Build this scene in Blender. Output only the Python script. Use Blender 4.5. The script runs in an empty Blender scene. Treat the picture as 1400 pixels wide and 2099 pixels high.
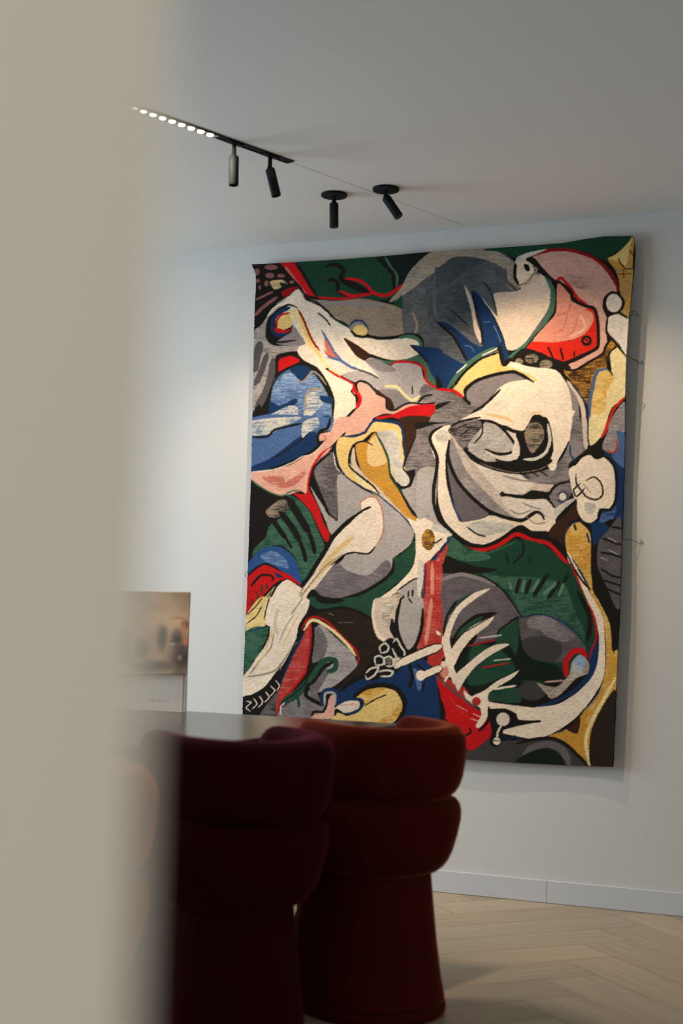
import bpy, bmesh, math, random
import numpy as np
from mathutils import Vector, Matrix

C = bpy.context.scene.collection
scene = bpy.context.scene

# =====================================================================
# camera, world, lights, exposure
# =====================================================================
F = 2915.0                                   # focal length in pixels of a 1400x2099 frame (50 mm on full frame)
PITCH, YAW, ROLL = math.radians(4.355), math.radians(22.3), math.atan(.026)
EYE = np.array([0, 0, 1.0735])
fwd = np.array([-math.sin(YAW)*math.cos(PITCH), math.cos(YAW)*math.cos(PITCH), math.sin(PITCH)])
r0 = np.array([math.cos(YAW), math.sin(YAW), 0.]); u0 = np.cross(r0, fwd)
right = math.cos(ROLL)*r0+math.sin(ROLL)*u0
up = -math.sin(ROLL)*r0+math.cos(ROLL)*u0
def ray(x, y): return fwd+right*(x-700)/F-up*(y-1049.5)/F
def on_z(x, y, z):
    d = ray(x, y); return EYE+d*(z-EYE[2])/d[2]
def on_y(x, y, Y):
    d = ray(x, y); return EYE+d*(Y-EYE[1])/d[1]

cam_d = bpy.data.cameras.new('camera'); cam = bpy.data.objects.new('camera', cam_d); C.objects.link(cam)
cam_d.sensor_fit = 'VERTICAL'; cam_d.sensor_height = 36.0; cam_d.lens = F*36/2099
cam_d.clip_start = .02
M = Matrix(((right[0], up[0], -fwd[0], 0), (right[1], up[1], -fwd[1], 0), (right[2], up[2], -fwd[2], EYE[2]), (0, 0, 0, 1)))
cam.matrix_world = M
cam_d.dof.use_dof = True; cam_d.dof.focus_distance = 5.95; cam_d.dof.aperture_fstop = 2.1
scene.camera = cam

scene.view_settings.view_transform = 'Standard'
scene.view_settings.look = 'None'
scene.view_settings.gamma = 1.0
scene.view_settings.use_curve_mapping = False
scene.view_settings.exposure = -0.1

world = bpy.data.worlds.new('daylight'); scene.world = world; world.use_nodes = True
wn = world.node_tree.nodes; bg = wn['Background']
bg.inputs[0].default_value = (.55, .72, 1.0, 1); bg.inputs[1].default_value = 1.0

H, WY = 2.7, 5.525                           # ceiling height, distance of the picture wall
XL, XR, YB = -5.6, 3.4, -3.0                 # the other walls

def area(name, loc, target, sx, sy, watts, col, spread=180):
    l = bpy.data.lights.new(name, 'AREA'); l.shape = 'RECTANGLE'; l.size = sx; l.size_y = sy
    l.energy = watts; l.color = col; l.spread = math.radians(spread)
    o = bpy.data.objects.new(name, l); C.objects.link(o); o.location = loc
    o.rotation_euler = (Vector(target)-Vector(loc)).to_track_quat('-Z', 'Y').to_euler(); return o
# daylight entering through the window openings of the left and the right wall
area('daylight_left', (XL-.25, 3.6, 1.45), (0, 3.9, 1.3), 2.6, 2.1, 168, (.68, .84, 1.0))
area('daylight_right', (XR+.25, 3.6, 1.5), (0, 3.0, 1.2), 2.2, 2.0, 17, (.76, .90, 1.0))
# added fill lamp, unseen behind the camera, brightens the near wall corner
area('near_wall_fill', (1.15, -.75, 2.66), (-.2, .35, .6), .5, .5, 18, (1.0, .94, .86), 95)

# =====================================================================
# helpers
# =====================================================================
def mat(name, col, rough=.6, **k):
    m = bpy.data.materials.new(name); m.use_nodes = True
    b = m.node_tree.nodes['Principled BSDF']
    c = [((v/255+.055)/1.055)**2.4 if v/255 > .04045 else v/255/12.92 for v in col]
    b.inputs['Base Color'].default_value = (*c, 1); b.inputs['Roughness'].default_value = rough
    for kk, v in k.items(): b.inputs[kk].default_value = v
    return m
def bsdf(m): return m.node_tree.nodes['Principled BSDF']
def noise_bump(m, scale, strength, dist=.002, detail=3, vec=(1, 1, 1)):
    nt = m.node_tree; t = nt.nodes.new('ShaderNodeTexCoord'); mp = nt.nodes.new('ShaderNodeMapping')
    mp.inputs['Scale'].default_value = vec
    n = nt.nodes.new('ShaderNodeTexNoise'); n.inputs['Scale'].default_value = scale; n.inputs['Detail'].default_value = detail
    b = nt.nodes.new('ShaderNodeBump'); b.inputs['Strength'].default_value = strength; b.inputs['Distance'].default_value = dist
    nt.links.new(t.outputs['Object'], mp.inputs[0]); nt.links.new(mp.outputs[0], n.inputs['Vector'])
    nt.links.new(n.outputs[0], b.inputs['Height']); nt.links.new(b.outputs[0], bsdf(m).inputs['Normal'])
    return n
def vary(m, n, lo, hi):
    nt = m.node_tree; r = nt.nodes.new('ShaderNodeMix'); r.data_type = 'RGBA'
    col = list(bsdf(m).inputs['Base Color'].default_value)
    r.inputs[6].default_value = [c*lo for c in col[:3]]+[1]; r.inputs[7].default_value = [c*hi for c in col[:3]]+[1]
    nt.links.new(n.outputs[0], r.inputs[0]); nt.links.new(r.outputs[2], bsdf(m).inputs['Base Color'])
def obj(name, bm, m, parent=None, smooth=False):
    me = bpy.data.meshes.new(name)
    if isinstance(bm, tuple): me.from_pydata(*bm)
    else:
        bmesh.ops.recalc_face_normals(bm, faces=bm.faces); bm.to_mesh(me); bm.free()
    if smooth: me.polygons.foreach_set('use_smooth', [True]*len(me.polygons))
    o = bpy.data.objects.new(name, me); C.objects.link(o)
    if m: me.materials.append(m)
    if parent: o.parent = parent
    return o
def tag(o, label, cat, group=None):
    o['label'] = label; o['category'] = cat
    if group: o['group'] = group
    return o
def thing(name, label, cat, loc, rotz=0, group=None):
    o = bpy.data.objects.new(name, None); C.objects.link(o); o.empty_display_size = .1
    o.location = loc; o.rotation_euler = (0, 0, rotz); return tag(o, label, cat, group)
def struct(name, bm, m):
    o = obj(name, bm, m); o['kind'] = 'structure'; return o
def box(bm, x0, x1, y0, y1, z0, z1, bev=0, seg=2):
    r = bmesh.ops.create_cube(bm, size=1)
    for v in r['verts']:
        v.co = Vector(((x0+x1)/2+v.co.x*(x1-x0), (y0+y1)/2+v.co.y*(y1-y0), (z0+z1)/2+v.co.z*(z1-z0)))
    if bev:
        es = list({e for v in r['verts'] for e in v.link_edges})
        bmesh.ops.bevel(bm, geom=es, offset=bev, segments=seg, affect='EDGES', profile=.5)
    return bm
def B(*a, **k): return box(bmesh.new(), *a, **k)
def lathe(prof, n=40, axis=None):
    """closed turned body, prof = [(radius, height), ...]"""
    bm = bmesh.new(); rings = []
    for r, z in prof:
        if r < 1e-6: rings.append([bm.verts.new((0, 0, z))])
        else: rings.append([bm.verts.new((r*math.cos(a), r*math.sin(a), z)) for a in (2*math.pi*i/n for i in range(n))])
    for a, b in zip(rings, rings[1:]):
        for i in range(n):
            j = (i+1) % n
            f = [a[i % len(a)], a[j % len(a)], b[j % len(b)], b[i % len(b)]]
            g = []
            for v in f:
                if v not in g: g.append(v)
            if len(g) > 2: bm.faces.new(g)
    if axis is not None: bm.transform(axis)
    return bm

# =====================================================================
# the room
# =====================================================================
plaster = mat('wall_paint', (203, 201, 195), .75); vary(plaster, noise_bump(plaster, 60, .08, .001), .985, 1.015)
ceil_m = mat('ceiling_paint', (214, 212, 206), .8); noise_bump(ceil_m, 50, .05, .001)
white_p = mat('white_trim_paint', (198, 200, 202), .45); noise_bump(white_p, 30, .04, .001)
warm_p = mat('greige_wall_paint', (218, 212, 198), .8); noise_bump(warm_p, 60, .06, .001)

# floor: herringbone of oak boards, laid at 45 degrees to the wall
oak = mat('oak_boards', (160, 138, 108), .42)
nt = oak.node_tree; at = nt.nodes.new('ShaderNodeVertexColor'); at.layer_name = 'board'
uvn = nt.nodes.new('ShaderNodeUVMap'); uvn.uv_map = 'grain'
mp = nt.nodes.new('ShaderNodeMapping'); mp.inputs['Scale'].default_value = (1.6, 34, 1)
gn = nt.nodes.new('ShaderNodeTexNoise'); gn.inputs['Scale'].default_value = 1.6; gn.inputs['Detail'].default_value = 6
gn.inputs['Distortion'].default_value = .6
rp = nt.nodes.new('ShaderNodeValToRGB'); rp.color_ramp.elements[0].position = .3; rp.color_ramp.elements[1].position = .75
rp.color_ramp.elements[0].color = (.80, .78, .75, 1); rp.color_ramp.elements[1].color = (1.08, 1.07, 1.06, 1)
mx = nt.nodes.new('ShaderNodeMix'); mx.data_type = 'RGBA'; mx.blend_type = 'MULTIPLY'; mx.inputs[0].default_value = 1
bp = nt.nodes.new('ShaderNodeBump'); bp.inputs['Strength'].default_value = .12; bp.inputs['Distance'].default_value = .001
nt.links.new(uvn.outputs[0], mp.inputs[0]); nt.links.new(mp.outputs[0], gn.inputs['Vector'])
nt.links.new(gn.outputs[0], rp.inputs[0]); nt.links.new(rp.outputs[0], mx.inputs[7]); nt.links.new(at.outputs[0], mx.inputs[6])
nt.links.new(mx.outputs[2], bsdf(oak).inputs['Base Color']); nt.links.new(gn.outputs[0], bp.inputs['Height'])
nt.links.new(bp.outputs[0], bsdf(oak).inputs['Normal'])

def clip_poly(P, ax, lim, sign):
    out = []
    for i in range(len(P)):
        a, b = P[i-1], P[i]; da, db = sign*(lim-a[ax]), sign*(lim-b[ax])
        if (da >= 0) != (db >= 0):
            t = da/(da-db); out.append(tuple(a[k]+(b[k]-a[k])*t for k in range(4)))
        if db >= 0: out.append(b)
    return out
def floor_mesh():
    rnd = random.Random(5); w, n = .19, 5; L = w*n; g = .0009
    verts, faces, cols, uvs = [], [], [], []
    c, s = math.cos(math.pi/4), math.sin(math.pi/4)
    def board(x0, y0, x1, y1, horiz):
        P = [(x0+g, y0+g), (x1-g, y0+g), (x1-g, y1-g), (x0+g, y1-g)]
        o = rnd.random()*40
        Q = []
        for (x, y) in P:
            u, v = ((x-x0), (y-y0)) if horiz else ((y-y0), (x-x0))
            Q.append((x*c-y*s-.27, x*s+y*c+.04, u+o, v+o))
        for ax, lim, sg in ((0, XR, 1), (0, XL, -1), (1, WY, 1), (1, YB, -1)):
            if not Q: return
            Q = clip_poly(Q, ax, lim, sg)
        if len(Q) < 3: return
        k = rnd.uniform(.86, 1.1); t = rnd.uniform(-.02, .02)
        base = (.415*(k+t), .335*k, .232*(k-t*2), 1)
        i0 = len(verts)
        verts.extend((q[0], q[1], 0) for q in Q); faces.append(tuple(range(i0, i0+len(Q))))
        cols.extend([base]*len(Q)); uvs.extend((q[2], q[3]) for q in Q)
    # herringbone: unit of one horizontal and one vertical board repeated along (w, w) and (2L...)
    R = 75
    for i in range(-R, R):
        for j in range(-12, 12):
            x, y = i*w+j*L, i*w-j*L
            board(x, y, x+L, y+w, True)
            board(x-w+w, y+w, x+w, y+w+L, False)
    me = bpy.data.meshes.new('floor'); me.from_pydata(verts, [], faces)
    ca = me.color_attributes.new('board', 'FLOAT_COLOR', 'CORNER'); uvl = me.uv_layers.new(name='grain')
    idx = [v for f in faces for v in f]
    ca.data.foreach_set('color', np.array([cols[v] for v in idx], 'f').ravel())
    uvl.data.foreach_set('uv', np.array([uvs[v] for v in idx], 'f').ravel())
    me.materials.append(oak)
    o = bpy.data.objects.new('floor', me); C.objects.link(o); o['kind'] = 'structure'
floor_mesh()
struct('floor_1', B(XL, XR, YB, WY, -.12, -.002), mat('joint_filler', (84, 70, 54), .8))

struct('ceiling', B(XL-.2, XR+.2, YB-.2, WY+.2, H, H+.2), ceil_m)
struct('wall_front', B(XL-.2, XR+.2, WY, WY+.2, 0, H), plaster)
struct('wall_back', B(XL-.2, XR+.2, YB-.2, YB, 0, H), plaster)
def wall_with_opening(name, x0, x1, ya, yb, za, zb):
    bm = bmesh.new()
    box(bm, x0, x1, YB, ya, 0, H); box(bm, x0, x1, yb, WY, 0, H)
    box(bm, x0, x1, ya, yb, 0, za); box(bm, x0, x1, ya, yb, zb, H)
    struct(name, bm, plaster)
WL = (2.3, 4.9, .4, 2.5); WR = (2.5, 4.7, .5, 2.5)
wall_with_opening('wall_left', XL-.2, XL, *WL)
wall_with_opening('wall_right', XR, XR+.2, *WR)
for k, (x, W_) in enumerate(((XL-.12, WL), (XR+.08, WR))):
    bm = bmesh.new(); y0, y1, z0, z1 = W_; t = .05
    box(bm, x, x+t, y0, y1, z0, z0+t); box(bm, x, x+t, y0, y1, z1-t, z1)
    for y in (y0, (y0+y1)/2-t/2, y1-t): box(bm, x, x+t, y, y+t, z0+t, z1-t)
    struct('window_%d' % (k+1), bm, white_p)

# skirting along the picture wall in two lengths meeting at a butt joint
skirt_h = .087
jx = float(on_y(1122, 1845, WY)[0])
for k, (a, b) in enumerate(((XL, jx), (jx+.001, XR))):
    struct('baseboard_front' if k == 0 else 'baseboard_front.001', B(a, b, WY-.012, WY-.0005, .001, skirt_h, bev=.0015, seg=1), white_p)

# the blurred wall corner the camera looks past
wx = -.053*math.cos(YAW)-.4*math.sin(YAW); wy = -.053*math.sin(YAW)+.4*math.cos(YAW)
NX, NY = wx+0, wy
bm = bmesh.new(); box(bm, NX-.9, NX, YB, NY, 0, H)
struct('wall_near', bm, warm_p)

# hairline joint in the ceiling running on from the track
p0, p1 = on_z(597, 333, H), on_z(890, 440, H)
dv = (p1-p0)/np.linalg.norm(p1-p0); pr = np.array([-dv[1], dv[0], 0])*.0006; p1 = p0+dv*1.02
vv = [p0-pr, p0+pr, p1+pr, p1-pr]
bm = bmesh.new(); q = [bm.verts.new(v-np.array([0, 0, h])) for h in (0, .0008) for v in vv]
for f in ((4, 5, 6, 7), (0, 1, 5, 4), (1, 2, 6, 5), (2, 3, 7, 6), (3, 0, 4, 7)): bm.faces.new([q[i] for i in f])
struct('trim_1', bm, mat('joint_line', (196, 188, 174), .9))

# =====================================================================
# ceiling lights
# =====================================================================
black = mat('black_powder_coat', (16, 21, 23), .7, **{'Specular IOR Level': .15}); noise_bump(black, 400, .05, .0003)
black_r = mat('black_rim', (12, 12, 12), .6); noise_bump(black_r, 300, .05, .0003)
lens_m = mat('lit_lens', (255, 240, 215), .3); bsdf(lens_m).inputs['Emission Color'].default_value = (1, .86, .66, 1)
bsdf(lens_m).inputs['Emission Strength'].default_value = 9
cell_m = mat('reflector_cell', (150, 140, 120), .3, Metallic=.8); noise_bump(cell_m, 200, .03, .0003)

def spot_head(parent, radius, length, tilt, az, stem, lit):
    """black cylinder lamp hanging from a short stem; tilt from straight down towards azimuth az (local)"""
    piv = Vector((0, 0, -stem))
    dirv = Vector((math.sin(tilt)*math.cos(az), math.sin(tilt)*math.sin(az), -math.cos(tilt)))
    st = obj('stem', lathe([(0, 0), (.0075, 0), (.0075, -stem-.004), (0, -stem-.004)], 20), black, parent, True)
    kn = obj('knuckle', lathe([(0, .007), (.008, .007), (.0095, .004), (.0095, -.010), (.006, -.014), (0, -.014)], 20), black, parent, True)
    kn.location = piv
    q = Vector((0, 0, -1)).rotation_difference(dirv)
    hd = obj('lamp_head', lathe([(0, -.006), (radius*.9, -.006), (radius, -.010), (radius, -length), (radius*.93, -length-.0015),
                                 (radius*.86, -length), (radius*.8, -length+.018), (0, -length+.018)], 36), black, parent)
    for p in hd.data.polygons: p.use_smooth = abs(p.normal.z) < .6
    hd.rotation_mode = 'QUATERNION'; hd.rotation_quaternion = q; hd.location = piv-dirv*.004
    ln = obj('lens', lathe([(0, -length+.012), (radius*.78, -length+.012), (radius*.78, -length+.016), (0, -length+.016)], 28), lens_m if lit else cell_m, hd)
    return piv+dirv*(length+.004), dirv

def spot_lamp(parent_loc, tip, dirv, watts, angle, blend, col, name):
    l = bpy.data.lights.new(name, 'SPOT'); l.energy = watts; l.spot_size = math.radians(angle); l.spot_blend = blend
    l.color = col; l.shadow_soft_size = .009
    o = bpy.data.objects.new(name, l); C.objects.link(o)
    o.location = Vector(parent_loc)+tip
    o.rotation_euler = dirv.to_track_quat('-Z', 'Y').to_euler(); return o

WARM = (1.0, .78, .56)
for (px, py, label, tilt, az, aim, watts) in (
        (685, 398, 'small black spotlight on a round canopy, nearer the track, tube hanging straight down', .03, 0, (-2.6, WY, 1.1), 38),
        (791, 386, 'small black spotlight on a round canopy, right one, tube tilted to the right', .60, .1, (-1.2, WY, 1.35), 50)):
    o = Vector(on_z(px, py, H))
    s = thing('ceiling_spotlight', label, 'spotlight', o, 0, 'round canopy spotlights')
    obj('canopy', lathe([(0, -.0003), (.050, -.0003), (.050, -.008), (.0485, -.0095), (0, -.0095)], 56), black, s)
    tip, dv_ = spot_head(s, .0172, .098, tilt, az, .034, True)
    spot_lamp(o, tip+dv_*.004, (Vector(aim)-(o+tip)).normalized(), watts, 88, .7, WARM, 'spot_beam')


# track: recessed black channel with a ten-cell lit module and two lamps
a0, a1 = on_z(243, 206.5, H), on_z(596, 331.5, H)
tdir = Vector(a1-a0).normalized(); tang = math.atan2(tdir.y, tdir.x); tlen = (Vector(a1)-Vector(a0)).length
track = thing('track_light', 'slim black ceiling track with a row of small lit lenses and two tube lamps', 'ceiling light', Vector(a0), tang)
bm = bmesh.new(); t = .0175
box(bm, 0, tlen, -t, -t+.003, -.004, -.0002); box(bm, 0, tlen, t-.003, t, -.004, -.0002)
box(bm, 0, .003, -t+.003, t-.003, -.004, -.0002); box(bm, tlen-.003, tlen, -t+.003, t-.003, -.004, -.0002)
box(bm, .003, tlen-.003, -t+.003, t-.003, -.0015, -.0002)
obj('channel', bm, black, track)
leds = [on_z(256+(433-256)*i/9.0, 211.5+(272.5-211.5)*i/9.0, H) for i in range(10)]
l0 = (Vector(leds[0])-Vector(a0)).dot(tdir); l9 = (Vector(leds[9])-Vector(a0)).dot(tdir)
mod = obj('lit_module', B(.004, l9+.03, -.0125, .0125, -.0056, -.0016, bev=.0006, seg=1), cell_m, track)
for i in range(10):
    x = (Vector(leds[i])-Vector(a0)).dot(tdir)
    obj('lens', lathe([(0, 0), (.0112, 0), (.0112, -.002), (.0085, -.0034), (0, -.0038)], 24, Matrix.Translation((x, 0, -.0056))), lens_m, mod)
# the lit module's own light
ml = bpy.data.lights.new('module_glow', 'AREA'); ml.shape = 'RECTANGLE'; ml.size = l9-l0; ml.size_y = .02; ml.energy = 26; ml.color = (1, .80, .58)
mo = bpy.data.objects.new('module_glow', ml); C.objects.link(mo); mo.parent = track; mo.location = ((l0+l9)/2, 0, -.012)
for (px, py, tilt, azw, L_) in ((476, 292, .02, 0, .106), (546, 319, .26, .55, .104)):
    p = Vector(on_z(px, py, H)); x = (p-Vector(a0)).dot(tdir)
    e = bpy.data.objects.new('spotlight', None); C.objects.link(e); e.parent = track; e.location = (x, 0, -.004)
    obj('slider', B(-.035, .035, -.012, .012, -.004, .002, bev=.001, seg=1), black, e)
    spot_head(e, .0170, L_, tilt, azw-tang, .046, False)

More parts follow.
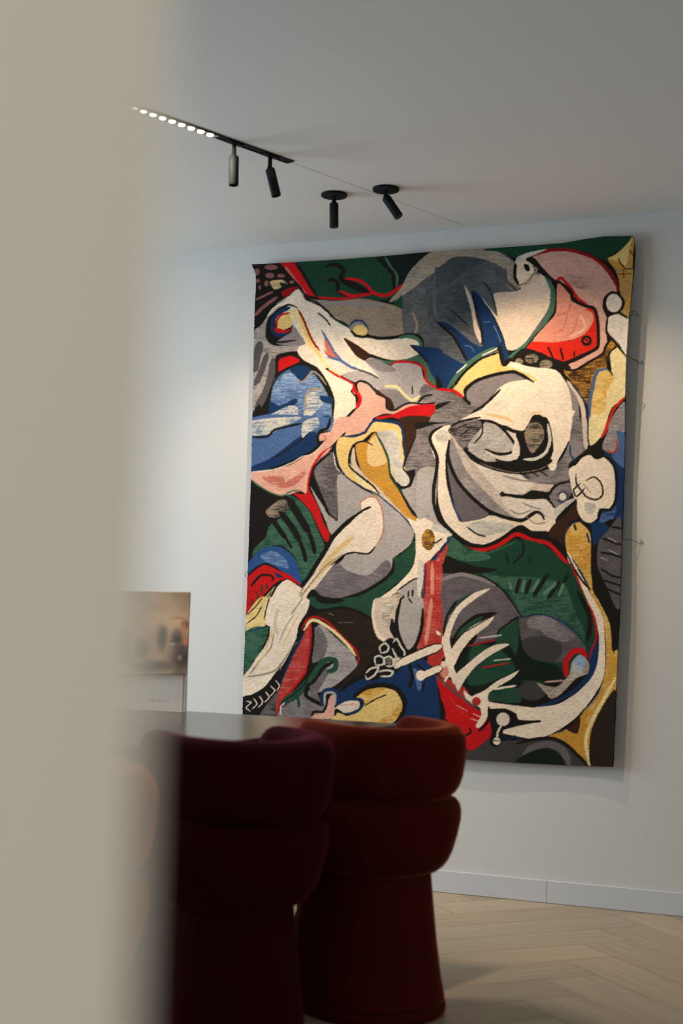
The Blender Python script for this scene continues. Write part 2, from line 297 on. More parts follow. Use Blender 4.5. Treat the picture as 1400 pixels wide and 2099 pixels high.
# =====================================================================
# tapestry pattern
# =====================================================================
ART = """
# crop kind colour width/- points
# ---------- A
A f N - 270,205 1400,130 1400,180 1290,220 1180,290 1130,420 1000,470 700,470 450,440 330,300
A f k - 960,165 1400,130 1300,210 1180,290 1130,370 1085,400 1075,290 1010,220
A s M 18 1015,165 1060,245 1100,300 1095,380
A s K 28 960,165 1010,220 1070,290 1075,390
A s K 28 590,230 650,215 700,240 715,270 690,305 740,340
A s K 26 600,335 640,325 670,350 675,400 740,445
A f K - 680,300 760,320 900,410 850,420 750,380 690,340
A s R 24 720,315 820,330 880,370 930,420 1010,440 1080,410 1140,360
A s R 22 680,405 740,430 800,440 920,425
A s R 18 430,450 560,457 700,462 800,448 900,430
A f K - 60,225 265,212 300,270 390,390 330,430 240,480 130,620 80,720 90,400
A f R - 270,207 370,207 420,290 460,370 510,440 430,445 350,330 290,240
A s r 22 300,235 350,310 420,400 440,420
A s K 22 375,207 430,290 480,380 520,440
A s K 20 265,215 300,270 400,380 440,440 560,468
A f V|v - 440,460 560,475 700,474 850,462 1000,490 1100,520 1140,560 1150,720 1000,745 880,725 760,660 620,570 540,510
A s G 34 480,482 700,496 1000,505
P f s|S - 910,508 870,528 838,560 822,595 824,640 828,686 845,700 870,715 910,730
P f S|s - 910,545 885,565 872,600 878,650 890,690 910,700
P f V|L - 910,509 872,525 840,556 824,588 798,616 806,618 828,604 855,585 880,565 910,545
P f N - 803,617 823,605 824,633
P s V 5 798,617 815,610 826,595
P s V 5 845,640 855,665 850,690
A f L|v - 385,395 430,450 300,520 180,600 160,740 220,800 400,800 380,840 240,870 230,1000 180,1170 120,1280 60,1290 70,740 130,650 240,500 330,440
A s D 56 120,780 90,900 75,980
A s D 40 170,860 120,1000 80,1080
A s D 58 212,900 200,1020 150,1160 90,1250
A f K - 60,1290 110,1220 130,1280 60,1350
A f K - 235,870 385,840 430,900 520,945 600,1050 655,1180 670,1385 620,1400 600,1200 560,1090 460,960 330,950 220,1030 180,1270 60,1340 60,1310 150,1210 225,1000
A f W - 390,395 440,470 540,515 620,570 760,665 790,735 870,890 900,950 975,1040 800,990 700,1010 620,980 560,900 435,780 380,690 345,650 240,640 230,590 330,530 300,520 250,520 170,600 200,540 300,470
A f C - 385,850 390,820 410,790 460,770 540,850 560,920 600,965 700,1025 780,1080 800,1190 800,1250 740,1300 640,1395 650,1200 610,1080 530,960 430,905
A f C - 700,740 790,735 870,740 1000,755 1160,745 1240,765 1258,800 1195,800 1260,855 1190,890 1090,905 1000,890 860,850 900,950 975,1040 800,980 740,860
A f G - 350,650 390,700 440,780 400,800 300,800 230,780 280,740 340,700
A s B 30 330,528 240,575 208,640 212,700 260,725 320,708
A s K 14 385,528 320,508 230,560 180,640 175,740 250,775 370,760
A s y 62 260,640 300,590 380,570 425,660 465,760 530,850
A s y 34 530,850 600,960 690,1020
A f Y - 230,620 280,570 340,600 340,660 280,690 240,680
A s Y 18 400,590 430,680 480,790 550,880
A s X 15 390,540 430,620 460,700 500,780 540,832
A s R 13 330,565 270,580 240,620 238,670
A f R - 220,670 300,690 350,675 310,707 235,707
A s K 11 528,563 580,605 618,655
A s K 15 440,460 520,490 600,555 650,605 720,640 765,685
A s N 14 610,575 660,615 740,660
A e G - 825,672 68,50
A s B 13 755,655 790,620 850,625 890,685
A e Y - 832,690 52,42
A s K 18 765,690 800,725 860,735 890,715
A s K 22 880,722 960,745 1080,740 1180,720 1250,730 1280,770 1290,830
A s M 24 1110,743 1200,732 1262,768 1280,820
A f T - 710,742 760,765 820,800 920,870 1020,920 1080,935 1050,947 960,905 910,890 860,905 800,870 755,810
A s K 18 900,865 990,915 1060,940
A f M - 930,880 1010,905 1130,905 1240,870 1270,855 1330,950 1380,1040 1400,1100 1350,1080 1310,1040 1290,950 1230,912 1120,917 1060,940
A f B - 1190,795 1300,810 1400,840 1400,1060 1340,945 1260,860
A s K 12 1195,800 1265,860 1340,950 1400,1065
A f L - 870,905 920,885 1050,945 1090,915 1200,915 1270,950 1300,1050 1400,1110 1400,1200 1330,1230 1170,1210 1080,1260 1020,1180 930,1140 850,1050 790,1060 700,1010 830,980 975,1040 900,950
A f G - 870,905 950,895 1060,950 1090,980 1000,990 930,960
A f G - 1000,1110 1130,1130 1200,1210 1080,1255 1030,1170 960,1130
A f G|D - 1290,1080 1400,1110 1400,1200 1260,1200
A s y 22 1015,1090 1100,1098 1150,1150 1210,1195 1265,1160
A s K 9 1210,1090 1212,1150
A s K 13 1250,1210 1300,1165 1355,1155
A s R 17 1055,940 1090,917 1190,917 1260,937 1300,980 1310,1050 1360,1090 1400,1110
A f r - 575,740 620,810 690,890 620,880 580,810
A s b 15 555,690 600,765 650,850 700,905
A s R 10 575,830 610,875 690,900
A s b 18 600,880 690,905 760,950 820,970
A s D 15 800,965 900,1000 968,1035
A s R 14 590,965 660,1010 740,1050 790,1080
A s K 16 588,962 605,972
A s K 12 800,1110 770,1125 800,1165
A f p - 810,1080 840,1060 880,1080 950,1150 1010,1170 1020,1250 1080,1270 1200,1215 1320,1213 1250,1240 1120,1290 1000,1290 900,1340 870,1400 640,1400 740,1320 800,1260 835,1200
A s R 26 785,1085 790,1120 820,1150 833,1190 805,1250
A s K 14 800,1080 830,1052 890,1070 950,1135
A s K 16 800,1250 740,1310 650,1390
A f T - 930,1100 1010,1155 1060,1190 1080,1255 1030,1250 1010,1180 950,1150
A s K 12 1085,1258 1180,1213 1300,1220 1400,1205
A f T - 1000,1330 1180,1345 1290,1330 1400,1250 1400,1400 1130,1400 1080,1340
A f R - 960,1310 1080,1290 1200,1235 1395,1222 1350,1300 1280,1330 1180,1345 1060,1315 950,1335
A s M 12 1395,1235 1370,1290 1300,1335 1180,1352
A f Y - 870,1400 930,1345 1080,1350 1140,1400
A s B 15 880,1395 930,1338 1080,1345 1140,1380 1145,1400
A f X - 270,415 350,380 380,390 300,455
A f R - 255,900 340,873 402,910 300,960 250,985
A f b|l - 250,1020 350,960 470,970 560,1080 620,1200 632,1320 600,1400 60,1400 60,1345 180,1290 200,1130
A f B - 330,965 400,940 480,965 420,1055 350,1000
A s V 13 330,990 415,1060 490,985 540,1015 590,1080
A f B - 180,1270 190,1200 260,1230 370,1180 378,1215 280,1260 180,1300
A f l|b - 280,1010 350,1000 400,1060 380,1100 270,1080
A f w|b - 450,1150 560,1120 580,1200 500,1290 440,1350 430,1280
A s V 16 570,1113 480,1115 442,1170 440,1240 430,1280
A f w|b - 60,1375 200,1290 330,1230 390,1250 380,1310 270,1350 190,1395 60,1400
A s w 6 70,1390 120,1360 130,1380 170,1330 190,1370 220,1300 250,1340 280,1270 320,1320 340,1250 370,1300
A s K 13 220,1395 300,1345 440,1330
A f B - 545,1160 630,1170 630,1215 560,1200
A f B - 520,1330 600,1300 620,1340 560,1380
A e Q - 100,275 20,27
A e Q - 200,240 48,20
A e Q - 190,300 32,20
A e Q - 270,300 28,14
A e Q - 108,338 16,14
A e Q - 168,357 15,22
A e Q - 120,385 10,16
A e Q - 345,345 18,12
A f Y|V - 195,340 280,330 320,365 280,380 230,400 205,380
A f K - 260,350 320,362 280,382
A s Q 16 90,475 210,415
A s Q 24 80,590 150,520 240,455
# ---------- B
B f s|S - 0,118 320,97 430,120 540,200 700,270 770,330 760,520 640,720 460,800 200,870 0,1050
B f S - 0,235 50,180 150,150 300,165 300,195 200,225 120,300 0,380
B f S|s - 0,380 100,330 170,360 230,520 260,700 100,620 0,540
B f V|L - 0,118 320,97 420,130 500,180 530,230 520,300 560,350 520,380 480,370 450,320 440,235 350,185 250,158 100,155 0,230
B f I - 380,400 530,385 620,330 690,270 760,320 762,430 740,520 660,640 560,770 465,785 400,620 330,500 290,430 395,560 370,450
B f I|V - 540,300 620,270 690,280 640,340 560,370
B s N 13 290,320 340,370 370,450 392,550
B f B - 220,395 240,385 290,440 340,520 400,620 440,720 482,850 440,855 420,790 340,790 280,830 190,872 150,800 100,680 0,600 60,610 150,680 240,750 300,765 280,650 250,540 225,440
B f I - 170,350 225,440 255,600 290,690 280,745 240,660 220,530
B s K 14 225,400 252,520 282,620 300,760
B s K 18 0,602 90,690 140,770 190,865
B s K 8 70,510 140,570 200,625
B s K 8 320,480 380,580 430,690 455,780
B s l 4 370,620 400,680 420,740
B s b 8 170,760 220,770 240,810
B s b 7 300,600 350,596
B f s|S - 0,640 90,720 170,850 160,872 60,820 0,790
B f B - 0,805 60,830 150,880 200,890 120,950 80,1040 30,1060 0,980
P f B - 878,716 908,720 910,790 900,786 890,775 880,755
B f K - 0,960 35,1060 0,1060
B f N - 320,97 1130,12 1325,12 1300,60 1240,110 1160,150 1150,190 1000,120 800,95 640,140 530,165 430,120
B f U|p - 640,150 760,110 900,115 1050,165 1140,250 1200,340 1215,395 1140,440 1125,520 1150,580 1140,680 1130,800 1050,870 950,920 840,910 960,860 1070,790 1090,680 1085,560 1050,500 960,460 900,400 830,320 790,310 700,230 660,170
B f U|Q - 860,280 1000,300 1070,370 960,375 900,340
B f p - 850,912 980,850 1080,790 1105,700 1125,560 1150,720 1130,800 1040,870 930,925
B s p 24 900,370 1010,420 1110,500
B s X 22 640,145 760,108 900,110 1050,160 1150,240 1210,330 1222,395
B s K 16 1145,190 1200,260 1235,340 1237,400
B s M 42 730,290 780,380 768,520 710,640 640,720 560,790 480,840
B s K 22 700,265 770,310 805,400 795,530 740,610
B s K 8 740,610 650,700 580,790
B f z - 810,335 900,420 960,470 1050,510 1060,600 1000,680 920,720 780,740 640,730 740,610 800,530
B s r 9 880,530 850,640 760,690
B s r 9 950,560 920,660 850,710
B s p 22 970,560 1000,640 900,700
B s r 12 900,470 880,530 800,560
B f E - 600,785 640,735 780,740 920,722 1000,680 1055,600 1050,540 1000,515 1060,515 1080,600 1080,770 1000,810 860,870 790,860 700,810
B s R 20 800,320 835,300 900,370 950,440 1010,480
B s K 22 800,322 850,345 905,400 915,450 1000,490 1060,510 1085,590 1090,760 1050,800 950,850 860,882 790,870
B e K - 1010,730 36,36
B e E - 1010,728 19,18
B s K 8 1000,715 1020,735
B s K 13 745,770 780,850
B s K 14 830,780 850,860
B s K 11 925,800 925,840
B f K - 480,870 560,785 640,790 760,840 870,880 900,920 830,945 720,925 620,905 520,890
B e V|K - 547,870 28,22
B e V|K - 632,850 46,34
B e V|K - 730,890 45,30
B s K 8 590,850 640,850 640,880
B f C|I - 525,165 600,170 640,210 650,250 610,300 560,345 530,330 510,280
B f w - 525,160 600,125 740,100 640,145 560,175
B f K - 590,172 650,165 700,220 790,325 740,300 680,260 640,210
B f K - 575,205 610,208 617,250 590,245
B s K 22 520,200 515,290 540,340
B s V 14 540,350 600,325 640,275 668,240 630,215
B s D 22 450,235 460,320 530,380
B f O|V - 1325,12 1338,80 1320,400 1300,580 1240,545 1265,480 1235,390 1230,320 1200,240 1150,170 1200,140 1240,110 1290,60
B s T 7 1240,180 1270,230
B s T 7 1210,235 1330,240
B s T 7 1290,90 1330,150
B s T 7 1320,60 1290,110
B s T 6 1220,275 1320,270
B s T 6 1260,240 1262,300
B s K 14 1338,70 1330,240
B f Y - 1245,105 1290,60 1325,30 1300,110 1285,190 1262,225 1235,190 1180,180 1155,165 1200,145
B f O - 1165,172 1235,195 1262,238 1215,238
B s T 9 1225,165 1240,200 1272,232
B e W - 1197,472 54,64
B s K 17 1250,520 1265,470 1230,415 1180,400 1135,440 1128,510 1160,552 1210,540
B f W - 1160,570 1220,545 1300,580 1290,800 1285,840 1230,750 1170,690 1145,640
B s K 15 1155,560 1215,540 1240,545 1295,578
B f O|T - 1180,720 1230,760 1170,830 1150,910 1090,940 1050,1030 1020,1180 960,1100 880,980 850,930 950,920 1050,870 1130,800
B f T|O - 880,960 1010,930 1040,1000 1020,1180 960,1090
B f y - 1170,830 1220,770 1285,840 1275,1110 1180,1190 1110,1390 1040,1400 1030,1200 1060,1000 1110,920 1180,940
B f Y|O - 1080,960 1150,930 1200,980 1150,1080 1140,1200 1080,1260 1040,1400 1035,1200
B s K 13 1155,560 1145,670 1180,710 1230,775 1285,842
B s K 16 1180,710 1140,770 1120,820 1020,880 930,930 840,920
B s K 12 1225,765 1170,810 1152,880 1185,965
B s b 22 1150,922 1090,935 1065,985 1050,1060 1030,1170 1025,1390
B s G 52 870,1020 920,1120 935,1250 930,1400
B s I 32 880,1000 945,1090 985,1200 995,1400
B s B 12 900,1010 960,1090 1010,1170 1022,1230
B s K 14 830,925 880,990 905,1010
B f C - 100,1320 200,1230 300,1190 400,1060 480,1010 600,990 620,940 700,920 800,930 860,1000 900,1100 912,1250 890,1400 760,1400 740,1290 700,1240 640,1240 590,1330 530,1350 440,1310 350,1270 230,1270
B f C - 440,900 490,870 620,905 800,930 800,1020 640,1020 560,950
B f G - 190,1080 260,1010 400,960 500,950 590,990 480,1010 400,1060 320,1150 240,1220 200,1150
B f Y - 90,1060 170,960 300,850 420,800 430,880 520,920 480,940 360,960 240,1000 170,1060 170,1110
B s Y 18 480,915 600,960 670,1005
B s K 22 180,1120 185,1060 260,1000 380,960 500,940 560,960 645,1010
B s M 30 60,1060 130,960 220,870 330,800 420,775
B s W 10 120,950 190,890
B s W 10 290,830 400,778
B s K 12 95,1057 180,940 270,860 420,802
B s K 28 410,760 435,880 455,885 482,850
B f G|D - 0,1080 110,1090 220,1170 300,1190 200,1240 80,1310 0,1350
B f K - 0,1165 85,1143 0,1200
B s R 20 0,1060 100,1072 170,1120
B s K 20 170,1120 215,1163
B s K 14 220,1225 330,1150 420,1060
B s j 20 320,1230 450,1255 560,1300 620,1222 690,1225
B s E 17 1275,1115 1200,1190 1160,1280 1100,1395
B f G|L - 1275,1150 1200,1225 1150,1330 1140,1400 1272,1400
B f b - 1210,1330 1270,1350 1272,1400 1200,1400
# ---------- C
C f L - 500,470 560,560 630,660 690,700 690,380 850,480 1000,560 1190,720 1225,810 1190,890 1080,980 1060,1080 960,1160 820,1220 700,1250 600,1240 530,1190 640,1050 740,950 640,800 600,700
C f H|G - 640,1040 700,1010 760,1060 900,1090 1000,1000 1050,990 1060,1080 960,1160 820,1220 700,1250 600,1240 530,1190
C f L|G - 1280,350 1380,370 1370,660 1290,690 1230,650 1130,500 1200,470 1230,400
C f G|D - 1340,0 1400,0 1400,500 1280,350 1160,360 1180,260 1230,140
C f T - 1130,0 1340,0 1230,130 1170,280 1150,200 1150,90
C f b - 90,0 640,0 620,60 550,100 550,180 500,230 380,270 200,350 90,355
C f w|b - 90,10 300,0 440,0 300,60 220,100 90,110
C s w 5 100,90 150,30 170,80 220,20 260,60 300,10
C s K 15 90,125 200,120 260,70 440,28
C f B - 90,330 230,270 440,110 540,90 550,180 490,240 380,280 200,350 90,360
C s K 8 225,270 300,240 400,170 470,120
C f w|b - 450,20 550,0 560,50 490,90 445,130
C f K - 80,440 160,480 250,530 350,550 440,600 520,680 580,780 620,880 560,1000 440,1160 60,1060 75,700
C f p - 700,0 930,0 860,90 740,120 650,200 560,300 500,370 490,450 470,520 430,500 340,530 230,520 160,470 90,420 90,370 250,350 380,310 470,250 530,220 600,150 560,150 570,100 640,80
C f r|p - 160,400 310,400 330,440 440,370 470,350 450,410 370,470 300,480 240,460
C s r 10 590,110 610,130 600,150
C s W 8 90,367 250,350 380,300 450,257 520,240 590,170
C s M 10 90,430 200,500 300,535 370,502 430,495
C s K 20 640,0 620,60 570,80 550,130 560,180 500,232 450,250
C f M|N - 350,530 430,570 500,650 550,770 597,880 580,960 450,1130 400,980 330,900 240,880 100,960 110,900 190,820 210,750 330,650
C s K 52 350,555 430,690 490,790
C s K 30 490,790 520,880 528,935
C f V|K - 190,640 290,560 345,580 320,660 230,690
C s K 44 290,650 370,750 425,850
C s K 28 425,850 455,930 468,995
C s K 36 230,690 290,780 330,830
C s K 18 330,830 370,900
C f g - 70,1000 150,910 260,885 340,920 400,990 440,1130 420,1150 300,1060 200,1010 100,1050 65,1080
C f b|l - 150,950 230,920 310,960 350,1040 260,1020 180,990
C f R - 65,1090 180,1010 260,1050 360,1090 440,1165 340,1120 270,1150 180,1230 90,1330 50,1370
C s K 16 85,1165 150,1092 215,1090 240,1110 228,1130
C s N 12 155,1160 165,1220
C s N 12 190,1150 200,1190
C s N 12 90,1260 100,1310
C s N 12 120,1210 135,1260
C f B - 250,1070 310,1100 270,1107
C s K 14 65,1087 120,1040 180,1010 240,1030
C f Y - 50,1385 110,1320 200,1220 260,1160 230,1230 180,1330 175,1400 50,1400
C s K 14 50,1372 150,1265 260,1150 340,1118
C s K 8 110,1360 180,1270 230,1200
C f C - 340,1120 440,1180 470,1150 560,980 640,850 740,730 850,640 840,590 880,550 940,545 985,580 1000,680 1000,780 960,870 900,930 820,940 750,930 650,1030 520,1200 480,1290 440,1400 175,1400 180,1320 260,1180
C s j 34 560,1060 680,920 800,820
C s j 16 400,1290 500,1160 640,1010 720,950
C s V 8 360,1370 430,1250 470,1190 600,1030 720,940
C s V 8 420,1240 470,1140 540,1060
C s r 8 850,630 848,580 900,543 960,552 1000,640 1008,780 965,865
C s K 14 175,1395 190,1310 270,1150
C s K 15 920,610 870,632 800,680
C s K 30 820,665 730,742 650,830 600,920 520,1050 455,1160
C s K 11 700,970 740,945 800,930 900,938 950,890
C s K 8 640,1020 740,945
C f R - 640,190 590,240 530,320 500,400 490,480 520,540 560,620 590,720 630,790 625,850 600,850 560,770 500,640 430,560 380,515 470,520 480,440 510,330 570,240
C f D|G - 650,220 560,280 520,350 540,430 600,570 640,670 685,690 685,420 700,370 670,300
C s K 15 650,225 540,320 520,380 570,520 620,650 680,695
C s K 13 745,90 690,150 640,200
C f Y - 730,120 880,100 940,30 1050,25 1120,50 1145,130 1150,300 1200,420 1190,460 1120,460 1060,370 1050,300 1000,160 950,80 860,150 790,180 770,300 850,400 960,480 1060,590 1000,560 850,460 740,390 690,280 680,180 700,130
C f y - 770,300 850,400 960,480 1060,590 1180,700 1100,640 980,540 840,450
C s I 34 800,200 800,300 850,380 940,450 1010,540 1100,620 1180,700
C f O - 820,160 900,150 950,85 990,150 1040,270 1055,400 1120,500 1200,640 1260,700 1350,700 1240,720 1180,690 1080,590 980,480 860,370 820,240
C f j - 900,180 960,110 1010,220 1030,300 950,330 900,300
C s K 12 935,180 880,152 820,165 780,220 770,320 840,390 930,460 980,520
C s K 8 880,140 950,85
C f w|L - 965,90 1100,80 1140,200 1150,330 1195,420 1180,465 1130,460 1100,440 1080,390 1050,300 1010,180
C s Y 22 1120,90 1140,180 1148,300
C s B 15 730,115 800,118 880,87 940,12 1050,17 1120,35 1150,90 1152,180 1165,260 1150,330
C s B 9 670,190 680,280 740,390 850,470 960,520 1060,600 1160,690 1230,790
C s W 7 660,230 680,330 720,380
C s N 13 955,90 1010,190 1045,280 1060,400 1130,500 1190,620 1250,680
C s K 12 1145,340 1195,400 1195,450 1150,480 1105,440
C s K 15 1130,510 1180,590 1220,660 1290,690 1370,680
C s K 10 1345,0 1240,120 1170,280 1150,340
C s B 8 1270,690 1340,665 1400,700
C f F|N - 1225,810 1240,880 1220,1000 1180,1080 1060,1180 960,1270 930,1330 920,1400 830,1330 700,1300 560,1310 490,1290 500,1240 600,1260 740,1265 880,1210 1010,1130 1080,1070 1080,980 1190,890
C s K 24 1080,970 1070,1060 1000,1130 860,1212 700,1262 580,1252 520,1200 480,1260 500,1310
C s K 8 1230,820 1190,890 1080,970
C f T - 560,1325 700,1305 850,1340 930,1400 500,1400
C f C - 1180,690 1260,722 1340,705 1385,700 1340,760 1400,840 1400,900 1330,1000 1310,1060 1300,1200 1250,1110 1140,1190 1050,1250 1010,1400 935,1400 930,1330 970,1260 1100,1160 1210,1040 1240,900 1230,800
C e O|T - 1328,845 50,70
C s K 9 1345,850 1400,852
C f L - 1110,1210 1250,1110 1280,1260 1290,1400 1110,1400 1150,1230
C f I|V - 1000,1280 1120,1210 1150,1240 1110,1330 1105,1400 1000,1400
C s V 14 1105,1200 1250,1112 1258,1290
C s K 8 1105,1200 1250,1112 1258,1290
C s K 22 1152,1235 1120,1330 1118,1400
C s K 12 1187,1200 1185,1270
C s K 12 1217,1190 1212,1270
C f P|r - 1400,930 1330,1010 1300,1200 1295,1400 1400,1400
C s z 20 1385,1050 1350,1250 1340,1400
C s B 13 1400,925 1330,1000 1305,1110 1300,1280 1290,1400
C s R 14 470,1395 520,1380 600,1395
# ---------- D
D f L - 60,560 120,640 190,700 150,715 90,650 0,610 0,560
D f C - -20,620 60,628 110,660 185,705 205,720 100,835 20,935 -20,935
D f w|L - 95,645 185,697 140,708 75,682
D e O|T - 55,750 42,66
D s K 8 75,762 100,770 140,742
D s B 8 0,612 70,600 100,625
D f G|D - 0,60 190,30 80,60 60,130 110,250 100,400 80,500 0,500
D f L - 0,330 90,300 95,420 80,520 110,630 60,600 0,610
D f K - 0,20 190,20 90,32 0,62
D f C - 75,80 140,45 240,35 250,80 200,110 165,220 170,400 210,530 270,640 420,595 560,625 640,640 720,590 790,570 840,600 845,670 780,705 690,705 640,670 560,720 440,775 340,775 270,740 210,690 150,620 115,500 118,300 80,200 65,120
D f I|L - 200,90 280,180 340,260 450,310 620,340 700,370 830,400 800,450 700,440 640,470 530,460 510,485 620,500 780,490 840,540 850,620 720,590 640,630 560,610 430,570 330,480 230,370 190,230
D f G|L - 200,110 240,200 300,330 400,440 520,560 600,625 430,570 330,480 230,370 190,230
D f W - 300,210 450,310 640,350 700,400 640,460 500,450 400,350
D f G|D - 640,350 800,310 880,250 930,150 960,0 1000,0 1040,170 1000,220 930,280 930,380 860,400 740,400
D f W - 510,480 700,500 790,495 840,550 850,620 790,600 740,570 640,620 560,580
D f H - 175,280 190,400 230,590 265,640 430,600 350,500 240,380 190,250
D e w|L - 145,105 46,38
D s K 22 188,130 180,240 230,370 320,480 430,570 540,612 640,627 720,577 760,590 775,622
D s B 9 185,450 220,560 265,640
D f w|L - 300,660 400,630 560,650 600,680 480,710 380,735
D s K 9 295,670 350,710 410,730
D s K 20 145,43 85,78 68,130 110,230 110,300 90,420 90,530 120,620 180,690
D f K - 280,770 400,790 500,750 620,670 700,705 790,700 880,800 1010,1000 1060,1150 950,920 800,770 600,720 400,830
D s R 13 270,785 310,803
D s R 26 310,803 400,813 500,780 600,715 700,752 800,772 870,840 940,920
D s R 15 940,920 1000,1020 1050,1160
D s K 22 205,715 280,770 400,790 500,750 600,680 640,670 700,705 790,700
D s K 15 790,705 880,800 950,890 1010,1000 1060,1130
D f T - 830,660 900,600 980,520 1000,600 930,650 900,740 900,790 850,750 800,720
D f C - 600,75 640,60 690,-40 760,-40 820,40 830,200 800,280 820,318 850,305 860,260 930,130 955,0 950,-60 600,-60
D f G|K - 180,60 300,5 380,10 400,80 280,185 220,120
D f L|w - 300,170 380,60 420,10 520,50 590,130 600,190 540,210 430,190 480,260 360,250
D s W 42 545,55 600,110 605,190 560,238 490,225 420,195
D s K 16 400,10 470,22 540,80 595,160 580,200 500,217 410,185
D s K 9 390,20 390,90 340,150
D s K 7 225,60 300,30
D s K 7 260,100 310,60
D f K - 600,75 660,70 690,10 730,-10 790,0 820,60 832,200 760,270 640,275 620,200
D e V|K - 715,90 62,80
D f V|K - 660,120 760,130 700,212
D s w 20 800,30 812,130 785,205 720,245 650,247
D s K 34 280,185 350,250 470,300 600,322 740,302 820,255
D s V 5 370,265 470,305 600,330 740,312 810,275
D f W - 600,110 625,190 600,250 480,255 560,240
D s K 12 195,45 260,12 380,0
D s K 22 520,40 580,70 640,82
D s K 8 620,325 680,362
D s K 8 690,322 740,355
D s K 8 740,312 800,355
D f G|D - 810,440 870,390 950,400 960,440 920,500 850,555 810,490
D f w|L - 840,560 930,500 980,490 900,560 850,610
D f B - 1150,200 1285,60 1280,500 1270,640 1200,690 1100,760 1070,650 1130,600 1220,540 1235,400 1210,290
D f b - 1220,60 1285,100 1280,300 1200,230 1240,180
D f G|L - 1180,30 1260,-10 1285,0 1285,80 1230,70 1240,150 1200,210 1140,180 1150,110
D s E 9 1175,190 1200,210 1235,180 1225,120
D f b|B - 1150,560 1230,540 1200,640 1120,660
D f C - 1010,240 1060,220 1110,240 1160,230 1210,290 1225,400 1220,500 1190,560 1130,570 1110,620 1070,645 1020,630 985,570 980,500 960,480 940,390 930,310 980,280
D s K 18 1100,242 1150,225 1215,290 1230,400 1225,500 1190,562 1130,565 1115,620 1075,647
D s K 10 1040,380 1090,358 1135,400 1142,470 1100,500 1040,480 980,400 975,340
D s K 10 1000,400 960,440 980,480 1030,430
D s K 14 935,385 870,400 830,430 805,470
D s V 6 1020,400 1070,460
D s B 8 850,470 900,450 920,480 890,517 850,500
D e W - 893,480 22,24
D s G 10 520,350 640,380 720,385
D s V 8 560,560 620,590 700,560
D s V 7 660,600 720,650 790,640
D s y 10 590,640 650,650 700,640
D s G 8 640,520 700,545 760,560
D s K 9 690,460 750,450 810,462
D s K 14 510,460 600,482 700,490 790,490 840,550
D e K - 515,465 16,16
D f w|L - 1030,520 1100,530 1080,590 1040,580
D s B 9 940,160 942,220 980,270
D e G - 985,175 35,50
D f K - 1020,210 1100,130 1180,60 1140,160 1150,230 1100,248 1060,215
D f y - 1060,0 1170,0 1130,110 1062,160
D s I 30 1030,0 1035,120 1040,180
D s B 9 1055,0 1050,100 1060,170
D s E 14 1190,0 1160,80 1130,115
D f K - 1080,700 1270,640 1260,1248 1170,1248 1090,1090 1075,900
D f O|Y - 910,700 950,650 1000,640 1050,680 1070,750 1070,950 1095,1110 1060,1060 1000,950 920,830
D s B 9 910,800 905,720 950,650 1010,632
D s K 14 1010,640 1070,700 1082,800
D s K 14 965,655 975,690
D s B 12 1045,710 1060,770
D s C 34 920,830 975,940 1035,1070 1110,1240
D s K 9 905,810 950,900 1010,1010
D s B 8 950,865 1010,955 1060,1050
D s Y 30 1085,1090 1170,1248
D f B - 1070,650 1130,640 1200,690 1130,740 1090,790
D f D|H - 1120,760 1180,690 1260,620 1260,1140 1240,1170 1170,1060 1110,900
D s K 15 1140,740 1260,782
D s K 12 1200,670 1262,680
D s K 14 1130,830 1200,840 1262,862
D s K 15 1120,920 1180,920 1260,945
D s K 13 1140,1000 1260,1055
D s K 12 1170,1080 1258,1100
D s w 4 1130,860 1180,880
D s w 4 1180,740 1240,770
D s w 4 1180,810 1240,845
D f N - 180,730 290,790 420,830 600,745 760,775 860,850 960,980 1040,1150 1060,1248 640,1248 560,1100 440,990 300,960 140,950 170,800
D f M|N - 180,735 220,740 300,805 420,838 440,870 300,885 170,850
D f K - 160,850 300,900 480,940 380,962 140,955
D f M|N - 400,960 700,985 900,1010 960,1100 1000,1248 640,1248 560,1100
D s k 13 540,830 560,920 600,880 640,840 645,770 600,742
D s k 12 560,930 620,960 680,930 690,860
D s M 8 590,760 560,780 430,830 340,815
D f P|r - 180,770 110,870 50,950 40,1100 20,1248 130,1248 140,950 165,850
D s z 20 120,870 90,960 80,1248
D s B 14 210,720 100,860 45,940 35,1100 20,1240
D f D|H - 140,960 300,950 420,1000 540,1090 620,1200 635,1248 130,1248
# ---------- F (before E)
F f N - 140,20 940,0 1050,240 1110,420 1060,560 900,700 620,720 480,400 520,120
F f M|N - 390,50 520,65 700,70 900,110 960,260 1030,420 1010,480 860,345 720,300 640,310 580,200 500,120
F s k 24 625,80 602,170
F s k 24 690,85 662,175
F s k 26 800,50 710,190
F s k 24 875,95 800,205
F s k 22 930,50 865,165
F s m 18 655,90 640,165
F s m 20 745,85 700,160
F s m 22 850,110 770,180
F s m 20 900,110 865,190
F s m 16 560,100 575,150
F f K - 140,0 480,20 380,45 140,45
F f K - 980,150 1030,210 1070,300 1075,420 1040,470 1050,330 1000,210
F f k - 470,420 600,330 640,480 700,580 850,620 900,700 780,720 620,720 610,850 420,830 380,800 230,760 190,600 300,480
F f F|N - 490,420 600,335 620,440 600,560 560,500 480,520
F f F|N - 330,500 500,520 600,640 500,700 400,740 300,730
F f F|N - 440,780 600,755 630,850 440,845
F f H|D - 140,100 250,60 400,90 520,150 590,230 635,320 600,330 500,400 480,450 300,490 200,450 130,430
F s G 24 140,88 260,52 400,88 470,120
F s K 10 370,50 500,130 580,230 637,320
F s K 10 635,320 600,325 500,400 485,445
F f D|H - 620,340 680,310 800,300 900,350 980,430 1040,520 940,560 900,600 840,600 700,570 640,480
F f G|H - 680,330 790,310 900,380 970,440 900,475 800,440 740,395 680,390
F f J - 640,460 760,440 880,480 880,560 830,600 720,580 660,540
